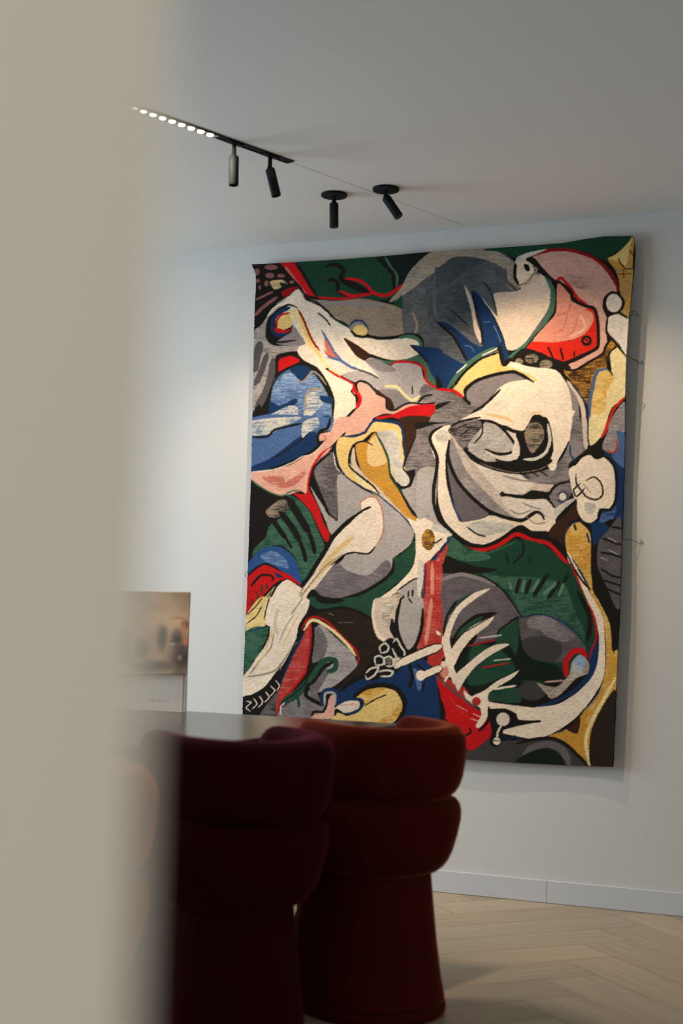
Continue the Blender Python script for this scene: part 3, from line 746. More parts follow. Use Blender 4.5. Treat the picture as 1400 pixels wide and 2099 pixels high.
F s B 8 640,325 740,300 850,330 960,400 1045,510
F e J - 700,780 88,60
F f V|w - 730,730 800,750 860,750 930,680 950,600 1000,550 1055,600 1050,670 980,700 880,800 820,830 790,800
F f l|w - 960,590 1000,555 1040,595 1000,670 955,650
F s U 12 780,725 900,715
F f B - 1055,540 1115,440 1110,600 1080,690 960,800 800,872 700,885 880,820 1000,730 1060,650
F s R 36 915,690 912,600 955,537 1005,528 1040,565
F s R 12 1055,590 1075,520 1100,460 1100,380 1070,260 1000,110 940,0
F f K - 1080,130 1110,0 1255,0 1250,260 1240,545 1205,530 1190,360
F f D|H - 1110,0 1255,0 1252,255 1220,250 1170,130
F s K 12 1130,15 1200,60 1260,75
F s K 12 1150,90 1260,125
F s K 12 1165,140 1255,180
F f O|Y - 1080,150 1130,250 1190,360 1205,530 1242,530 1230,780 1180,850 1130,900 1080,1000 1060,1100 1070,1245 1040,1230 1000,1170 920,1100 800,1065 960,1000 1000,940 1100,820 1150,700 1165,550 1150,350 1100,240 1060,150
F f C - 960,0 1010,60 1060,160 1110,250 1150,350 1160,600 1140,720 1060,850 960,960 820,1050 700,1078 600,1062 510,1040 560,1010 750,970 620,960 600,920 530,890 440,890 420,840 560,860 720,880 860,862 980,790 1070,700 1110,600 1120,450 1090,300 1040,200 980,50
F s K 12 570,940 640,970 750,970 640,985 510,1022
F s K 8 420,842 560,862 720,882
F s K 12 960,10 1020,100 1070,150
F s B 8 500,1040 560,1085 590,1060 640,1090 760,1075 900,1030
F f O - 800,1065 900,1035 990,1040 1010,930 1060,880 1030,1000 1025,1130 1045,1230 920,1110
F f T - 930,1010 1000,940 985,1045 920,1025
F s y 20 1225,700 1130,865 1060,1000 1035,1100 1060,1240
F s V 15 1140,760 1080,850 1000,920
F s K 6 1120,780 1070,850 1000,925
F s K 12 1080,140 1150,260 1200,380 1215,540
F f t - 1232,780 1205,1255 1070,1248 1060,1100 1080,1000 1140,880
F f J - 300,1218 300,1150 460,1060 540,1090 700,1080 850,1080 930,1130 1040,1243 620,1234
F s H 46 640,1220 700,1140 800,1115 890,1150 935,1245
F f k - 600,1228 680,1165 790,1135 860,1165 900,1243
F s K 20 600,1110 700,1085 820,1075 920,1120 1040,1240
F f R - 100,680 200,760 370,900 380,870 430,930 455,1000 445,1060 310,1155 200,1000 150,930 130,800
F s E 12 180,800 250,900 380,1000
F s W 5 330,920 385,945
F s W 5 320,950 380,975
F s W 4 230,870 300,905
F s K 12 310,1010 320,1040 280,1060
F f K - 430,910 500,890 570,930 605,935 560,970 520,1010 520,1090 480,1130 440,1110 450,1030
F e W - 520,957 42,42
F s W 14 510,1000 490,1030 483,1070
F e C - 482,1093 24,24
F s K 5 460,1090 505,1090
F f B - 0,580 40,590 80,690 110,760 110,910 0,930
F s b 8 0,850 100,855
F s b 8 0,870 90,880
F f K - 105,920 135,830 165,940
F f P|r - 30,0 140,0 135,200 125,420 140,450 60,500 0,520 10,400 20,200
F s z 24 80,0 80,200 60,480
F s B 10 40,0 28,200 10,400
F f w - -10,0 25,0 20,120 0,260
F s K 52 -10,565 70,522 140,492
F s K 58 0,692 90,645 170,602
F f P - 50,570 130,510 172,550 90,622
F f P - 140,640 200,600 180,700 240,720 300,780 320,870 200,775 110,665
F f z - 120,640 180,610 185,690 150,700
F s N 16 180,310 260,215 400,152
F s K 14 150,430 175,310 235,215
F f K - 195,480 250,385 350,305 490,290 400,340 290,430 220,500
F f F - 225,450 270,385 360,325 400,320 290,410
F s K 52 205,640 270,520 350,430
F s K 48 245,760 300,650 420,550
F s C 34 -10,562 70,520 145,490
F s C 40 -10,692 90,645 170,602
F f C - 105,405 130,410 160,460 200,520 205,600 235,690 215,740 190,690 150,745 160,700 185,670 165,600 150,520
F f C - 150,450 190,330 240,250 340,170 445,140 360,200 270,270 230,330 192,440 200,520 170,520
F f C - 190,540 260,440 340,370 465,312 430,370 330,450 260,540 220,620 200,640
F f C - 220,690 290,620 400,530 480,490 560,490 440,560 340,640 280,720 240,782
F f C - 330,815 400,780 480,720 560,680 620,650 580,700 480,760 430,800 425,870
F s C 14 460,770 600,747
F s w 9 370,450 515,432
F s R 9 300,500 480,460
F s w 9 460,590 570,580
F s R 9 390,635 560,605
F s K 6 290,410 470,305
F f C - 275,775 330,815 400,790 440,870 415,960 375,1010 350,1000 385,930 370,880 300,850
F e P - 355,845 27,27
F s D 14 100,680 200,770 370,900
F s K 18 432,880 432,960 372,1030
# ---------- E
E f t - 440,200 560,80 760,50 930,110 960,220 1010,290 960,380 890,480 780,620 700,620 840,430 760,300 600,140
E s K 30 460,180 520,100 600,65 740,45 860,80 930,130
E s K 5 840,240 960,235
E s K 5 820,300 960,310
E s V 5 650,90 680,105
E s V 3 710,155 820,152
E f F|N - 540,45 640,25 760,0 960,0 940,110 860,75 740,42 600,62
E f K - 560,0 745,-5 720,18 650,28 590,20
E f R - 85,-10 140,-10 85,95
E s N 10 120,-10 130,30
E f C - 210,0 500,0 500,80 450,180 440,230 380,370 290,490 200,600 60,662 60,530 110,460 180,350 240,250 240,180 200,150
E f Y|y - 85,100 170,0 230,0 210,60 215,175 100,210 80,200
E s K 7 85,160 150,110 190,40
E s K 7 90,100 150,40 190,0
E s K 8 205,130 220,60 240,0
E f M|N - 85,212 235,182 235,240 200,330 130,420 70,500
E s B 8 85,212 150,202 240,180
E s K 11 240,180 235,250 190,340
E s j 12 215,330 250,260 265,200
E s V 11 90,525 180,512 280,482 350,400 430,290
E s V 9 100,520 170,420 250,330 272,230
E s V 8 390,100 440,30 470,0
E s V 6 310,290 350,190 420,90
E s j 10 130,490 190,400 250,320
E s j 9 330,330 390,200 440,110
E s I 26 300,60 280,160 300,240
E s K 16 500,90 450,180 440,240 390,345 330,470 280,530 200,620
E s C 6 430,250 370,380 310,480
E f K - 60,662 180,640 280,540 330,520 345,570 180,760 50,800
E s C 8 80,690 115,700 80,735 110,760
E s C 8 130,670 155,710 120,745
E s C 9 170,655 195,695 165,735
E s C 9 215,625 240,665 205,700
E s C 8 250,585 278,620 245,660
E s C 8 285,550 312,585 290,620
E f H|t - 170,785 330,590 330,700 310,830 165,830
E s B 16 500,200 440,300 380,430 330,560 310,650 285,800
E f P|r - 510,160 530,250 520,380 490,490 400,600 310,700 290,790 300,640 400,400 470,260
E s R 17 525,150 525,280 512,400 490,490 400,610 312,710 290,800
E f L|G - 560,190 600,170 700,260 800,350 830,400 840,450 760,530 680,590 570,632 600,560 630,500 600,400 540,420 545,300
E f H|G - 550,190 590,190 640,280 620,380 540,430 545,300
E s R 12 465,200 500,132 560,115 640,150 740,250 830,340 852,400 842,440
E s y 22 480,205 520,145 570,142 680,212 780,310 832,380
E s K 20 545,180 540,300 522,420 500,520
E f G|H - 310,830 320,740 400,690 500,620 560,640 620,720 640,830
E f H|G - 520,560 600,480 660,480 575,630 600,690 540,690
E s F 54 650,440 590,460 540,530 430,640 330,700
E s F 34 580,430 640,405 695,415 690,470 640,490
E s K 22 680,425 620,455 560,540 520,580
E s N 18 410,640 440,680 445,730
E s K 26 508,570 495,650 560,695 610,715
E s K 7 330,700 480,580 540,440
E s W 10 320,785 320,730 350,700
E f B - 700,620 840,540 960,550 1060,480 1180,420 1290,400 1350,450 1385,560 1390,900 1080,900 1150,700 1100,600 960,590 840,660 780,690 690,720
E s K 26 720,625 800,560 890,520 940,540
E s K 34 790,700 850,640 930,590 1030,582 1110,612 1160,680 1150,760 1100,840
E s B 20 600,720 602,640 650,608 708,635 700,700
E s L 18 622,720 622,645 655,630 690,645 688,720
E f p - 655,660 685,655 688,780 660,810 530,810 560,778 620,760
E s K 16 530,795 550,762 610,762 640,700
E f W - 690,740 760,692 850,690 850,740 780,770 720,765
E s p 9 705,722 830,712 822,745
E f Y - 830,670 900,620 1000,597 1100,622 1145,700 1140,760 1080,840 960,860 660,860 700,770 780,790 860,750 890,700
E f O|Y - 830,670 910,612 1030,602 960,660 890,720 880,690
E f O|Y - 1142,700 1130,780 1070,832 980,830 1080,770
E s K 8 1040,645 960,680 890,725
E s B 16 690,725 760,682 860,677 880,712 840,760 760,790
E s K 16 690,790 700,750 740,775
E s b 36 1225,470 1260,560 1265,610
E s K 26 1195,440 1218,520 1195,600
E s K 14 1250,440 1290,470
E s K 14 1300,560 1285,625
E f P|r - 1290,-10 1400,-10 1400,320 1260,350 1290,200
E s z 28 1350,-10 1330,160 1310,300
E f P - 1320,410 1400,370 1400,440 1350,450
E f I - 960,-10 1110,-10 1080,120 1060,200 1110,290 1060,300 980,260 945,170 940,80
E f W|V - 1010,30 1100,5 1070,150 1050,220 1010,120
E s C 20 955,10 948,120 985,235 1060,300
E f L - 1150,-10 1290,-10 1285,200 1230,320 1170,350 1110,240 1110,120
E s K 24 1140,-10 1110,120 1120,230 1180,352 1240,312 1280,200 1292,60
E s K 20 1078,130 1082,215 1105,250
E s K 10 1190,0 1215,20
E f K - 1000,310 1080,260 1180,380 1100,500 900,540 900,470
E s w 14 1000,360 995,320 1030,295 1055,320 1045,350 1005,362
E s w 14 1085,290 1110,265 1135,310 1165,360 1150,400 1110,390 1080,330
E s w 14 965,440 960,395 990,380 1020,400 1015,440 965,445
E s w 14 1030,440 1025,400 1060,385 1085,410 1080,450 1035,450
E s w 15 900,500 930,470 985,460 960,510 910,540 895,515
E s w 15 985,490 1040,480 1085,490 1060,520 1000,520
E e V|K - 1055,420 20,22
E f W|V - 1085,400 1130,400 1140,450 1095,470
E s K 68 1130,435 1200,400 1290,362 1400,315
E s K 60 1280,522 1340,495 1400,465
E s C 52 1120,440 1200,402 1290,362 1400,315
E s C 46 1280,520 1340,493 1400,462
E e C - 1275,515 34,36
E s C 20 1385,215 1400,240
"""
# ---- weaving pattern of the tapestry: coloured wool areas rasterised on the cloth's own grid
PX0, PY0, PW, PH = 480, 470, 850, 1130          # cloth window
CROPS = {'P': (0, 0, 1), 'A': (500, 480, 3.5), 'B': (900, 480, 10/3), 'C': (490, 860, 1400/410),
         'D': (860, 860, 1400/460), 'E': (480, 1230, 10/3), 'F': (860, 1160, 1400/460)}
WOOL = {'K': (25, 23, 20), 'k': (22, 32, 27), 'N': (26, 66, 48), 'M': (66, 106, 86), 'F': (38, 76, 56),
        'R': (196, 22, 26), 'E': (206, 40, 24), 'X': (140, 22, 24), 'r': (196, 112, 100), 'p': (222, 170, 152),
        'z': (212, 142, 122), 'P': (176, 50, 46), 'Q': (140, 88, 88), 'U': (196, 158, 148), 'V': (150, 136, 118),
        'D': (84, 80, 82), 'H': (104, 98, 104), 'J': (62, 62, 62), 'G': (136, 130, 132), 'L': (172, 167, 166),
        'S': (68, 76, 82), 'B': (22, 50, 92), 'b': (74, 104, 152), 'g': (44, 82, 140), 'l': (140, 166, 200),
        'w': (206, 204, 192), 'W': (224, 214, 202), 'C': (238, 223, 203), 'I': (214, 196, 178), 'y': (232, 216, 162),
        'Y': (228, 198, 126), 's': (98, 101, 104), 'v': (124, 114, 104), 'm': (92, 130, 108), 'j': (226, 196, 140), 'O': (200, 148, 58), 'T': (56, 34, 22), 't': (42, 32, 24)}
SS = 2
rng = np.random.default_rng(7)
def snoise(h, w, sy, sx):
    g = rng.random((int(h/sy)+3, int(w/sx)+3)); yy = np.arange(h)/sy; xx = np.arange(w)/sx
    iy = yy.astype(int); ix = xx.astype(int); fy = (yy-iy)[:, None]; fx = (xx-ix)[None]
    a = g[iy][:, ix]; b = g[iy][:, ix+1]; c = g[iy+1][:, ix]; d = g[iy+1][:, ix+1]
    return (a*(1-fx)+b*fx)*(1-fy)+(c*(1-fx)+d*fx)*fy
def smooth(P, closed, k=5):
    n = len(P); out = []
    rngi = range(n if closed else n-1)
    for i in rngi:
        if closed: a, b, c, d = P[i-1], P[i], P[(i+1) % n], P[(i+2) % n]
        else: a, b, c, d = P[max(i-1, 0)], P[i], P[i+1], P[min(i+2, n-1)]
        for t in np.arange(k)/k:
            s = .8*.5
            out.append(b + t*s*(c-a) + t*t*(-3*b+3*c - 2*s*(c-a) - s*(d-b)) + t**3*(2*b-2*c + s*(c-a) + s*(d-b)))
    if not closed: out.append(P[-1])
    return np.array(out)
def weave():
    H, W = PH*SS, PW*SS
    img = np.empty((H, W, 3), np.float32); img[:] = WOOL['K']
    streak = .42*snoise(H, W, 2, 22) + .3*snoise(H, W, 26, 34) + .28*snoise(H, W, 2, 3)
    wob = (snoise(H, W, 5, 5)-.5)*2.2
    for line in ART.strip().splitlines():
        if line[0] == '#': continue
        q = line.split(); ox, oy, s = CROPS[q[0]]
        P = np.array([[float(v) for v in t.split(',')] for t in q[4:]])
        if q[0] != 'P' and q[1] != 'e':        # areas cut by a tracing window run on a little past it
            ym = {'D': 1248, 'F': 1e6, 'E': 1e6}.get(q[0], 1400)
            P = np.where(P == 0, -14, P); P[:, 0][P[:, 0] == 1400] = 1414; P[:, 1][P[:, 1] == ym] = ym+14
        cols = [np.array(WOOL[c], np.float32) for c in q[2].split('|')]
        if q[1] == 'e':
            r = P[1]; a = np.arange(24)*math.pi/12
            P = P[0]+np.stack([np.cos(a)*r[0], np.sin(a)*r[1]], 1)
        P = (P/s + (ox-PX0, oy-PY0))*SS
        if q[1] in 'fe':
            P = smooth(P, True, 4); pad = 3
        else:
            wd = float(q[3])/s*SS/2; P = smooth(P, False, 5) if len(P) > 2 else P; pad = wd+3
        x0 = int(max(0, P[:, 0].min()-pad)); x1 = int(min(W, P[:, 0].max()+pad+1))
        y0 = int(max(0, P[:, 1].min()-pad)); y1 = int(min(H, P[:, 1].max()+pad+1))
        if x1 <= x0 or y1 <= y0: continue
        if q[1] in 'fe':
            h, w = y1-y0, x1-x0; xs = np.arange(x0, x1)+.5
            inside = np.zeros((h, w), bool); A = P; Bp = np.roll(P, -1, 0)
            for r in range(h):
                y = y0+r+.5; m = (A[:, 1] <= y) != (Bp[:, 1] <= y)
                if not m.any(): continue
                xc = np.sort(A[m, 0]+(y-A[m, 1])/(Bp[m, 1]-A[m, 1])*(Bp[m, 0]-A[m, 0]))
                inside[r] = np.searchsorted(xc, xs) % 2 == 1
            mask = inside
        else:
            X, Y = np.meshgrid(np.arange(x0, x1)+.5, np.arange(y0, y1)+.5)
            best = np.full(X.shape, 1e9, np.float32); n = len(P)-1; L = 0
            seg = np.hypot(*(P[1:]-P[:-1]).T); tot = seg.sum()
            for i in range(n):
                a, b = P[i], P[i+1]; d = b-a; l2 = max(d@d, 1e-6)
                t = np.clip(((X-a[0])*d[0]+(Y-a[1])*d[1])/l2, 0, 1)
                u = (L+t*seg[i])/max(tot, 1e-6)
                wloc = wd*np.minimum(1, .45+np.minimum(u, 1-u)*5)
                best = np.minimum(best, np.hypot(X-a[0]-t*d[0], Y-a[1]-t*d[1])-wloc); L += seg[i]
            mask = best+wob[y0:y1, x0:x1]*.35 < 0
        reg = img[y0:y1, x0:x1]
        if len(cols) == 1: reg[mask] = cols[0]
        else:
            st = streak[y0:y1, x0:x1]; k = np.clip((st-.5)*5+.2, 0, .8)[..., None]
            reg[mask] = (cols[0]*(1-k)+cols[1]*k)[mask]
    # ragged edges between wools, then average down
    yy, xx = np.mgrid[0:H, 0:W]
    dx = ((snoise(H, W, 2, 7)-.5)*5).astype(int); dy = ((snoise(H, W, 5, 5)-.5)*3).astype(int)
    img = img[np.clip(yy+dy, 0, H-1), np.clip(xx+dx, 0, W-1)]
    img *= (1+(snoise(H, W, 2.2, 9)-.5)*.16+(snoise(H, W, 40, 60)-.5)*.08)[..., None]
    img = img.reshape(PH, SS, PW, SS, 3).mean((1, 3))
    return np.clip(img/255, 0, 1)

# =====================================================================
# tapestry
# =====================================================================
TW = 5.491                                    # plane of the cloth, held a little off the wall
def curve(pts, n, key):
    pts = np.array(pts, float); return np.interp(np.linspace(0, 1, n), (pts[:, key]-pts[0, key])/(pts[-1, key]-pts[0, key]), pts[:, 1-key])
topP = [(518, 543), (560, 540.5), (600, 538), (700, 531), (800, 524), (900, 515), (996, 509), (1100, 502), (1155, 498), (1200, 490), (1239, 484.5), (1297, 483.5)]
botP = [(495, 1524), (700, 1539), (962, 1557), (1064, 1564), (1160, 1569), (1257, 1572)]
lefP = [(518, 543), (526, 562), (527, 585), (524, 630), (521, 700), (519, 780), (517, 860), (516, 960), (513, 1040), (510, 1120), (507, 1200), (503, 1290), (499, 1380), (495, 1524)]
rigP = [(1297, 483.5), (1302, 504), (1299.5, 555), (1296, 600), (1290, 660), (1285.5, 729), (1283.5, 780), (1282, 840), (1281.5, 900), (1280, 958), (1277, 1057), (1275, 1123), (1272, 1240), (1267, 1341), (1264, 1416), (1261, 1488), (1257, 1572)]
NU, NV = 620, 860
u = np.linspace(0, 1, NU); v = np.linspace(0, 1, NV)
tx = 518+(1297-518)*u; ty = curve(topP, NU, 0); bx = 495+(1257-495)*u; by = curve(botP, NU, 0)
ly = 543+(1524-543)*v; lx = curve(lefP, NV, 1); ry = 483.5+(1572-483.5)*v; rx = curve(rigP, NV, 1)
U, V = np.meshgrid(u, v)
def coons(t, b, l, r):
    return (1-V)*t[None]+V*b[None]+(1-U)*l[:, None]+U*r[:, None]-((1-U)*(1-V)*t[0]+U*(1-V)*t[-1]+(1-U)*V*b[0]+U*V*b[-1])
GX, GY = coons(tx, bx, lx, rx), coons(ty, by, ly, ry)
# points of the cloth in the room
D = fwd[None, None]+right*((GX-700)/F)[..., None]-up*((GY-1049.5)/F)[..., None]
Pc = EYE+D*((TW)/D[..., 1])[..., None]
# gentle waves, corners curling, frayed rim
wave = .0035*np.sin(Pc[..., 0]*9+Pc[..., 2]*1.3)+.0025*np.sin(Pc[..., 2]*7-Pc[..., 0]*2)
curl = -.010*np.exp(-((1-U)/.03))*(.5+.5*np.sin(V*9))-.006*np.exp(-(U/.03))*(.5+.5*np.sin(V*11+1))
Pc[..., 1] += wave+curl
img = weave().astype('f')
ix = np.clip(GX-PX0-.5, 0, PW-2); iy = np.clip(GY-PY0-.5, 0, PH-2)
x0 = ix.astype(int); y0 = iy.astype(int); fx = (ix-x0)[..., None]; fy = (iy-y0)[..., None]
colr = (img[y0, x0]*(1-fx)+img[y0, x0+1]*fx)*(1-fy)+(img[y0+1, x0]*(1-fx)+img[y0+1, x0+1]*fx)*fy
colr = np.where(colr > .04045, ((colr+.055)/1.055)**2.4, colr/12.92)
rr = np.random.default_rng(3)
fr = rr.normal(0, .0009, (NV, 1)); Pc[:, 0, 0] += fr[:, 0]; Pc[:, -1, 0] += rr.normal(0, .0009, NV)
n1 = NU*NV; back = Pc.copy(); back[..., 1] += .009
ring = [(0, j) for j in range(NU)]+[(i, NU-1) for i in range(1, NV)]+[(NV-1, j) for j in range(NU-2, -1, -1)]+[(i, 0) for i in range(NV-2, 0, -1)]
bk = np.array([back[i, j] for i, j in ring])
allv = np.concatenate([Pc.reshape(-1, 3), bk])
allc = np.ones((len(allv), 4), 'f'); colr *= np.array([.90, .85, .79]); allc[:n1, :3] = colr.reshape(-1, 3)
allc[n1:, :3] = np.array([colr[i, j]*.6 for i, j in ring])
idx = np.arange(n1).reshape(NV, NU)
quads = np.stack([idx[1:, :-1], idx[1:, 1:], idx[:-1, 1:], idx[:-1, :-1]], -1).reshape(-1, 4)
rf = np.array([idx[i, j] for i, j in ring]); rb = n1+np.arange(len(ring))
side = np.stack([rf, np.roll(rf, -1), np.roll(rb, -1), rb], -1)
ci = np.unique(np.linspace(0, NV-1, 60).astype(int)); cj = np.unique(np.linspace(0, NU-1, 45).astype(int))
bg_ = back[np.ix_(ci, cj)]; k0 = len(allv); bi = k0+np.arange(len(ci)*len(cj)).reshape(len(ci), len(cj))
allv = np.concatenate([allv, bg_.reshape(-1, 3)])
allc = np.concatenate([allc, np.concatenate([colr[np.ix_(ci, cj)].reshape(-1, 3)*.6, np.ones((bi.size, 1))], 1).astype('f')])
bq = np.stack([bi[:-1, :-1], bi[:-1, 1:], bi[1:, 1:], bi[1:, :-1]], -1).reshape(-1, 4)
fq = np.concatenate([quads, side, bq])
tap = thing('tapestry', 'large handwoven wall tapestry of swirling abstract shapes in cream, grey, red, blue, green and yellow', 'tapestry', (-1.88, TW, .55))
me = bpy.data.meshes.new('woven_cloth')
me.vertices.add(len(allv)); me.vertices.foreach_set('co', (allv-np.array([-1.88, TW, .55])).astype('f').ravel())
me.loops.add(fq.size); me.loops.foreach_set('vertex_index', fq.ravel().astype('i'))
me.polygons.add(len(fq)); me.polygons.foreach_set('loop_start', (np.arange(len(fq))*4).astype('i'))
me.update(calc_edges=True); me.validate()
me.polygons.foreach_set('use_smooth', [True]*len(me.polygons))
ca = me.color_attributes.new('wool', 'FLOAT_COLOR', 'POINT'); ca.data.foreach_set('color', allc.ravel())
wool = mat('woven_wool', (128, 128, 128), .95, **{'Specular IOR Level': .15})
nt = wool.node_tree; vc = nt.nodes.new('ShaderNodeVertexColor'); vc.layer_name = 'wool'
tc = nt.nodes.new('ShaderNodeTexCoord'); mp = nt.nodes.new('ShaderNodeMapping'); mp.inputs['Scale'].default_value = (60, 1, 330)
nz = nt.nodes.new('ShaderNodeTexNoise'); nz.inputs['Scale'].default_value = 1; nz.inputs['Detail'].default_value = 2
rm = nt.nodes.new('ShaderNodeMapRange'); rm.inputs[1].default_value = .3; rm.inputs[2].default_value = .7; rm.inputs[3].default_value = .80; rm.inputs[4].default_value = 1.12
mx = nt.nodes.new('ShaderNodeMix'); mx.data_type = 'RGBA'; mx.blend_type = 'MULTIPLY'; mx.inputs[0].default_value = 1
bp = nt.nodes.new('ShaderNodeBump'); bp.inputs['Strength'].default_value = .3; bp.inputs['Distance'].default_value = .0012
nt.links.new(tc.outputs['Object'], mp.inputs[0]); nt.links.new(mp.outputs[0], nz.inputs['Vector'])
nt.links.new(nz.outputs[0], rm.inputs[0]); nt.links.new(rm.outputs[0], mx.inputs[7]); nt.links.new(vc.outputs[0], mx.inputs[6])
nt.links.new(mx.outputs[2], bsdf(wool).inputs['Base Color']); nt.links.new(nz.outputs[0], bp.inputs['Height'])
nt.links.new(bp.outputs[0], bsdf(wool).inputs['Normal'])
me.materials.append(wool)
cloth = bpy.data.objects.new('woven_cloth', me); C.objects.link(cloth); cloth.parent = tap
# wooden batten the cloth hangs from, hidden behind its upper edge
tl, tr = on_y(545, 556, WY), on_y(1270, 505, WY)
obj('hanging_batten', B(tl[0]+1.88, tr[0]+1.88, .013, .0295, tl[2]-.55-.05, tl[2]-.55-.01, bev=.002), mat('pine_batten', (170, 140, 100), .6), tap)
dark_wool = mat('dark_wool_thread', (58, 42, 36), .95); noise_bump(dark_wool, 500, .3, .0005)
def thread(pts, r=.0011):
    P = [Vector(on_y(x, y, d))-Vector((-1.88, TW, .55)) for x, y, d in pts]
    P2 = []
    for i in range(len(P)-1):
        a, b, c, d = P[max(i-1, 0)], P[i], P[i+1], P[min(i+2, len(P)-1)]
        for k in range(5):
            t = k/5; P2.append(.5*((2*b)+(c-a)*t+(2*a-5*b+4*c-d)*t*t+(3*b-a-3*c+d)*t**3))
    P2.append(P[-1]); bm = bmesh.new(); pr = None
    for i, p in enumerate(P2):
        t = (P2[min(i+1, len(P2)-1)]-P2[max(i-1, 0)]).normalized(); s = t.cross(Vector((.1, 1, .2))).normalized(); w = t.cross(s)
        rg = [bm.verts.new(p+(s*math.cos(k*math.pi/3)+w*math.sin(k*math.pi/3))*r) for k in range(6)]
        if pr:
            for k in range(6): bm.faces.new((pr[k], pr[(k+1) % 6], rg[(k+1) % 6], rg[k]))
        else: bm.faces.new(rg)
        pr = rg
    bm.faces.new(pr); obj('loose_thread', bm, dark_wool, tap, True)
e, w_ = TW-.006, WY-.004
thread([(1288, 652, e), (1298, 644, e), (1308, 648, 5.505), (1303, 638, 5.51), (1294, 640, 5.505)])
thread([(1284, 727, e), (1296, 736, 5.505), (1305, 738, w_), (1310, 744, w_), (1317, 745, w_), (1314, 739, w_)])
thread([(1275, 1105, e), (1300, 1108, 5.51), (1310, 1114, w_), (1317, 1112, w_), (1312, 1107, w_)])  # curl on the wall models a thread's cast shadow as dark wool
thread([(507, 1172, e), (502, 1178, e-.003), (506, 1184, e)])
thread([(1284, 800, e), (1290, 806, e), (1287, 815, e)])

# =====================================================================
# dining table and print board
# =====================================================================
tab_m = mat('dark_stained_table_top', (44, 37, 30), .22); noise_bump(tab_m, 3, .02, .001, vec=(1, 30, 1))
tab_leg = mat('dark_table_base', (26, 24, 22), .5); noise_bump(tab_leg, 60, .05, .001)
table = thing('dining_table', 'dark table with a glossy top in front of the tapestry, behind the velvet chairs', 'table', (-2.3, 3.7, 0))
def slab(P, z0, z1, bev):
    """thin top from an outline, corners softened"""
    P = [Vector(p) for p in P]; Q = []
    for i in range(len(P)):
        a, b, c = P[i-1], P[i], P[(i+1) % len(P)]; r = min(.04, (a-b).length*.45, (c-b).length*.45)
        s, e = b+(a-b).normalized()*r, b+(c-b).normalized()*r
        Q += [s*(1-t)**2+b*2*t*(1-t)+e*t*t for t in (0, .25, .5, .75, 1)]
    bm = bmesh.new(); f = bm.faces.new([bm.verts.new((p.x, p.y, z0)) for p in Q])
    ex = bmesh.ops.extrude_face_region(bm, geom=[f])
    bmesh.ops.translate(bm, vec=(0, 0, z1-z0), verts=[q for q in ex['geom'] if isinstance(q, bmesh.types.BMVert)])
    return bm
outline = [(-1.515, 4.31), (-1.60, 3.95), (-1.67, 3.6), (-1.685, 3.32), (-1.78, 3.14), (-1.95, 3.04), (-2.6, 3.0), (-3.05, 3.05), (-3.12, 4.38)]
top = obj('table_top', slab([(x+2.3, y-3.7) for x, y in outline], .726, .75, .003), tab_m, table)
mod_ = top.modifiers.new('soft_edge', 'BEVEL'); mod_.width = .002; mod_.segments = 2
obj('base', B(-.62, .30, -.45, .38, .012, .7255, bev=.01), tab_leg, table)
obj('foot_plate', B(-.66, .34, -.49, .42, .0005, .0125, bev=.003), tab_leg, table)

# board with a brown painting print, leaning upright at the far end of the table
br = on_z(379, 1461, .7505)
board_w, board_h = .62, .405
prt = thing('print_board', 'brown painting print mounted above a white panel, standing on the dark table', 'art print', (br[0], br[1], .7505))
paper = mat('white_board', (250, 232, 212), .7); noise_bump(paper, 80, .05, .001)
obj('backing_panel', B(-board_w, 0, 0, .012, 0, board_h-.012, bev=.001, seg=1), paper, prt)
obj('page_edge', B(-.0105, -.0085, -.0016, 0, .002, board_h-.12, bev=.0003, seg=1), mat('rust_edge_line', (176, 140, 120), .8), prt)
NXp, NZp = 150, 80
pm = []; pcx = []
rg2 = np.random.default_rng(11)
big = snoise(NZp, NXp, 26, 26); mid = snoise(NZp, NXp, 8, 9); fine = snoise(NZp, NXp, 2, 3)
XX, ZZ = np.meshgrid(np.linspace(0, 1, NXp), np.linspace(0, 1, NZp))   # 0 = left / bottom
base = np.array([.30, .185, .10])[None, None]*(.55+.75*big+.4*mid)[..., None]
base += np.array([.22, .13, .06])*np.exp(-((XX-.9)**2/.02+(ZZ-.62)**2/.03))[..., None]
dark = np.zeros((NZp, NXp))
for cx, cz, sx, sz in ((.96, .2, .07, .22), (.84, .45, .035, .16), (.93, .42, .04, .14), (.8, .1, .16, .08), (.975, .6, .025, .06), (.5, .2, .2, .12), (.35, .3, .08, .2), (.6, .35, .05, .2), (.72, .3, .05, .14)):
    dark = np.maximum(dark, np.exp(-(((XX-cx)/sx)**2+((ZZ-cz)/sz)**2)**1.5)*(.9+.2*fine))
base = base*(1-.88*np.clip(dark, 0, 1))[..., None]
for cx, cz, sx, sz, c_ in ((.905, .36, .022, .02, (.34, .26, .18)), (.985, .4, .016, .05, (.55, .16, .06)), (.97, .56, .012, .1, (.5, .17, .07)), (.955, .2, .012, .03, (.26, .19, .13)), (.94, .68, .05, .02, (.45, .2, .1)), (.82, .2, .03, .03, (.36, .22, .12)), (.86, .64, .03, .05, (.5, .34, .18)), (.55, .5, .03, .05, (.4, .28, .17)), (.3, .45, .04, .04, (.5, .36, .2))):
    m_ = np.exp(-(((XX-cx)/sx)**2+((ZZ-cz)/sz)**2)**1.5)[..., None]; base = base*(1-m_)+np.array(c_)*m_
base = np.clip(base*1.5, .004, 1)
PWid, PHt = board_w+.008, .276
zz = .0
vs = []
for i in range(NZp):
    for j in range(NXp):
        a = XX[i, j]; b = ZZ[i, j]
        sag = .035*(1-a)**1.3 if a < 1 else 0
        vs.append((-board_w+PWid*a, -.004-.030*(1-b)**2*(.35+.9*(1-a)), board_h-PHt*(1-b)-sag*(1-b)))
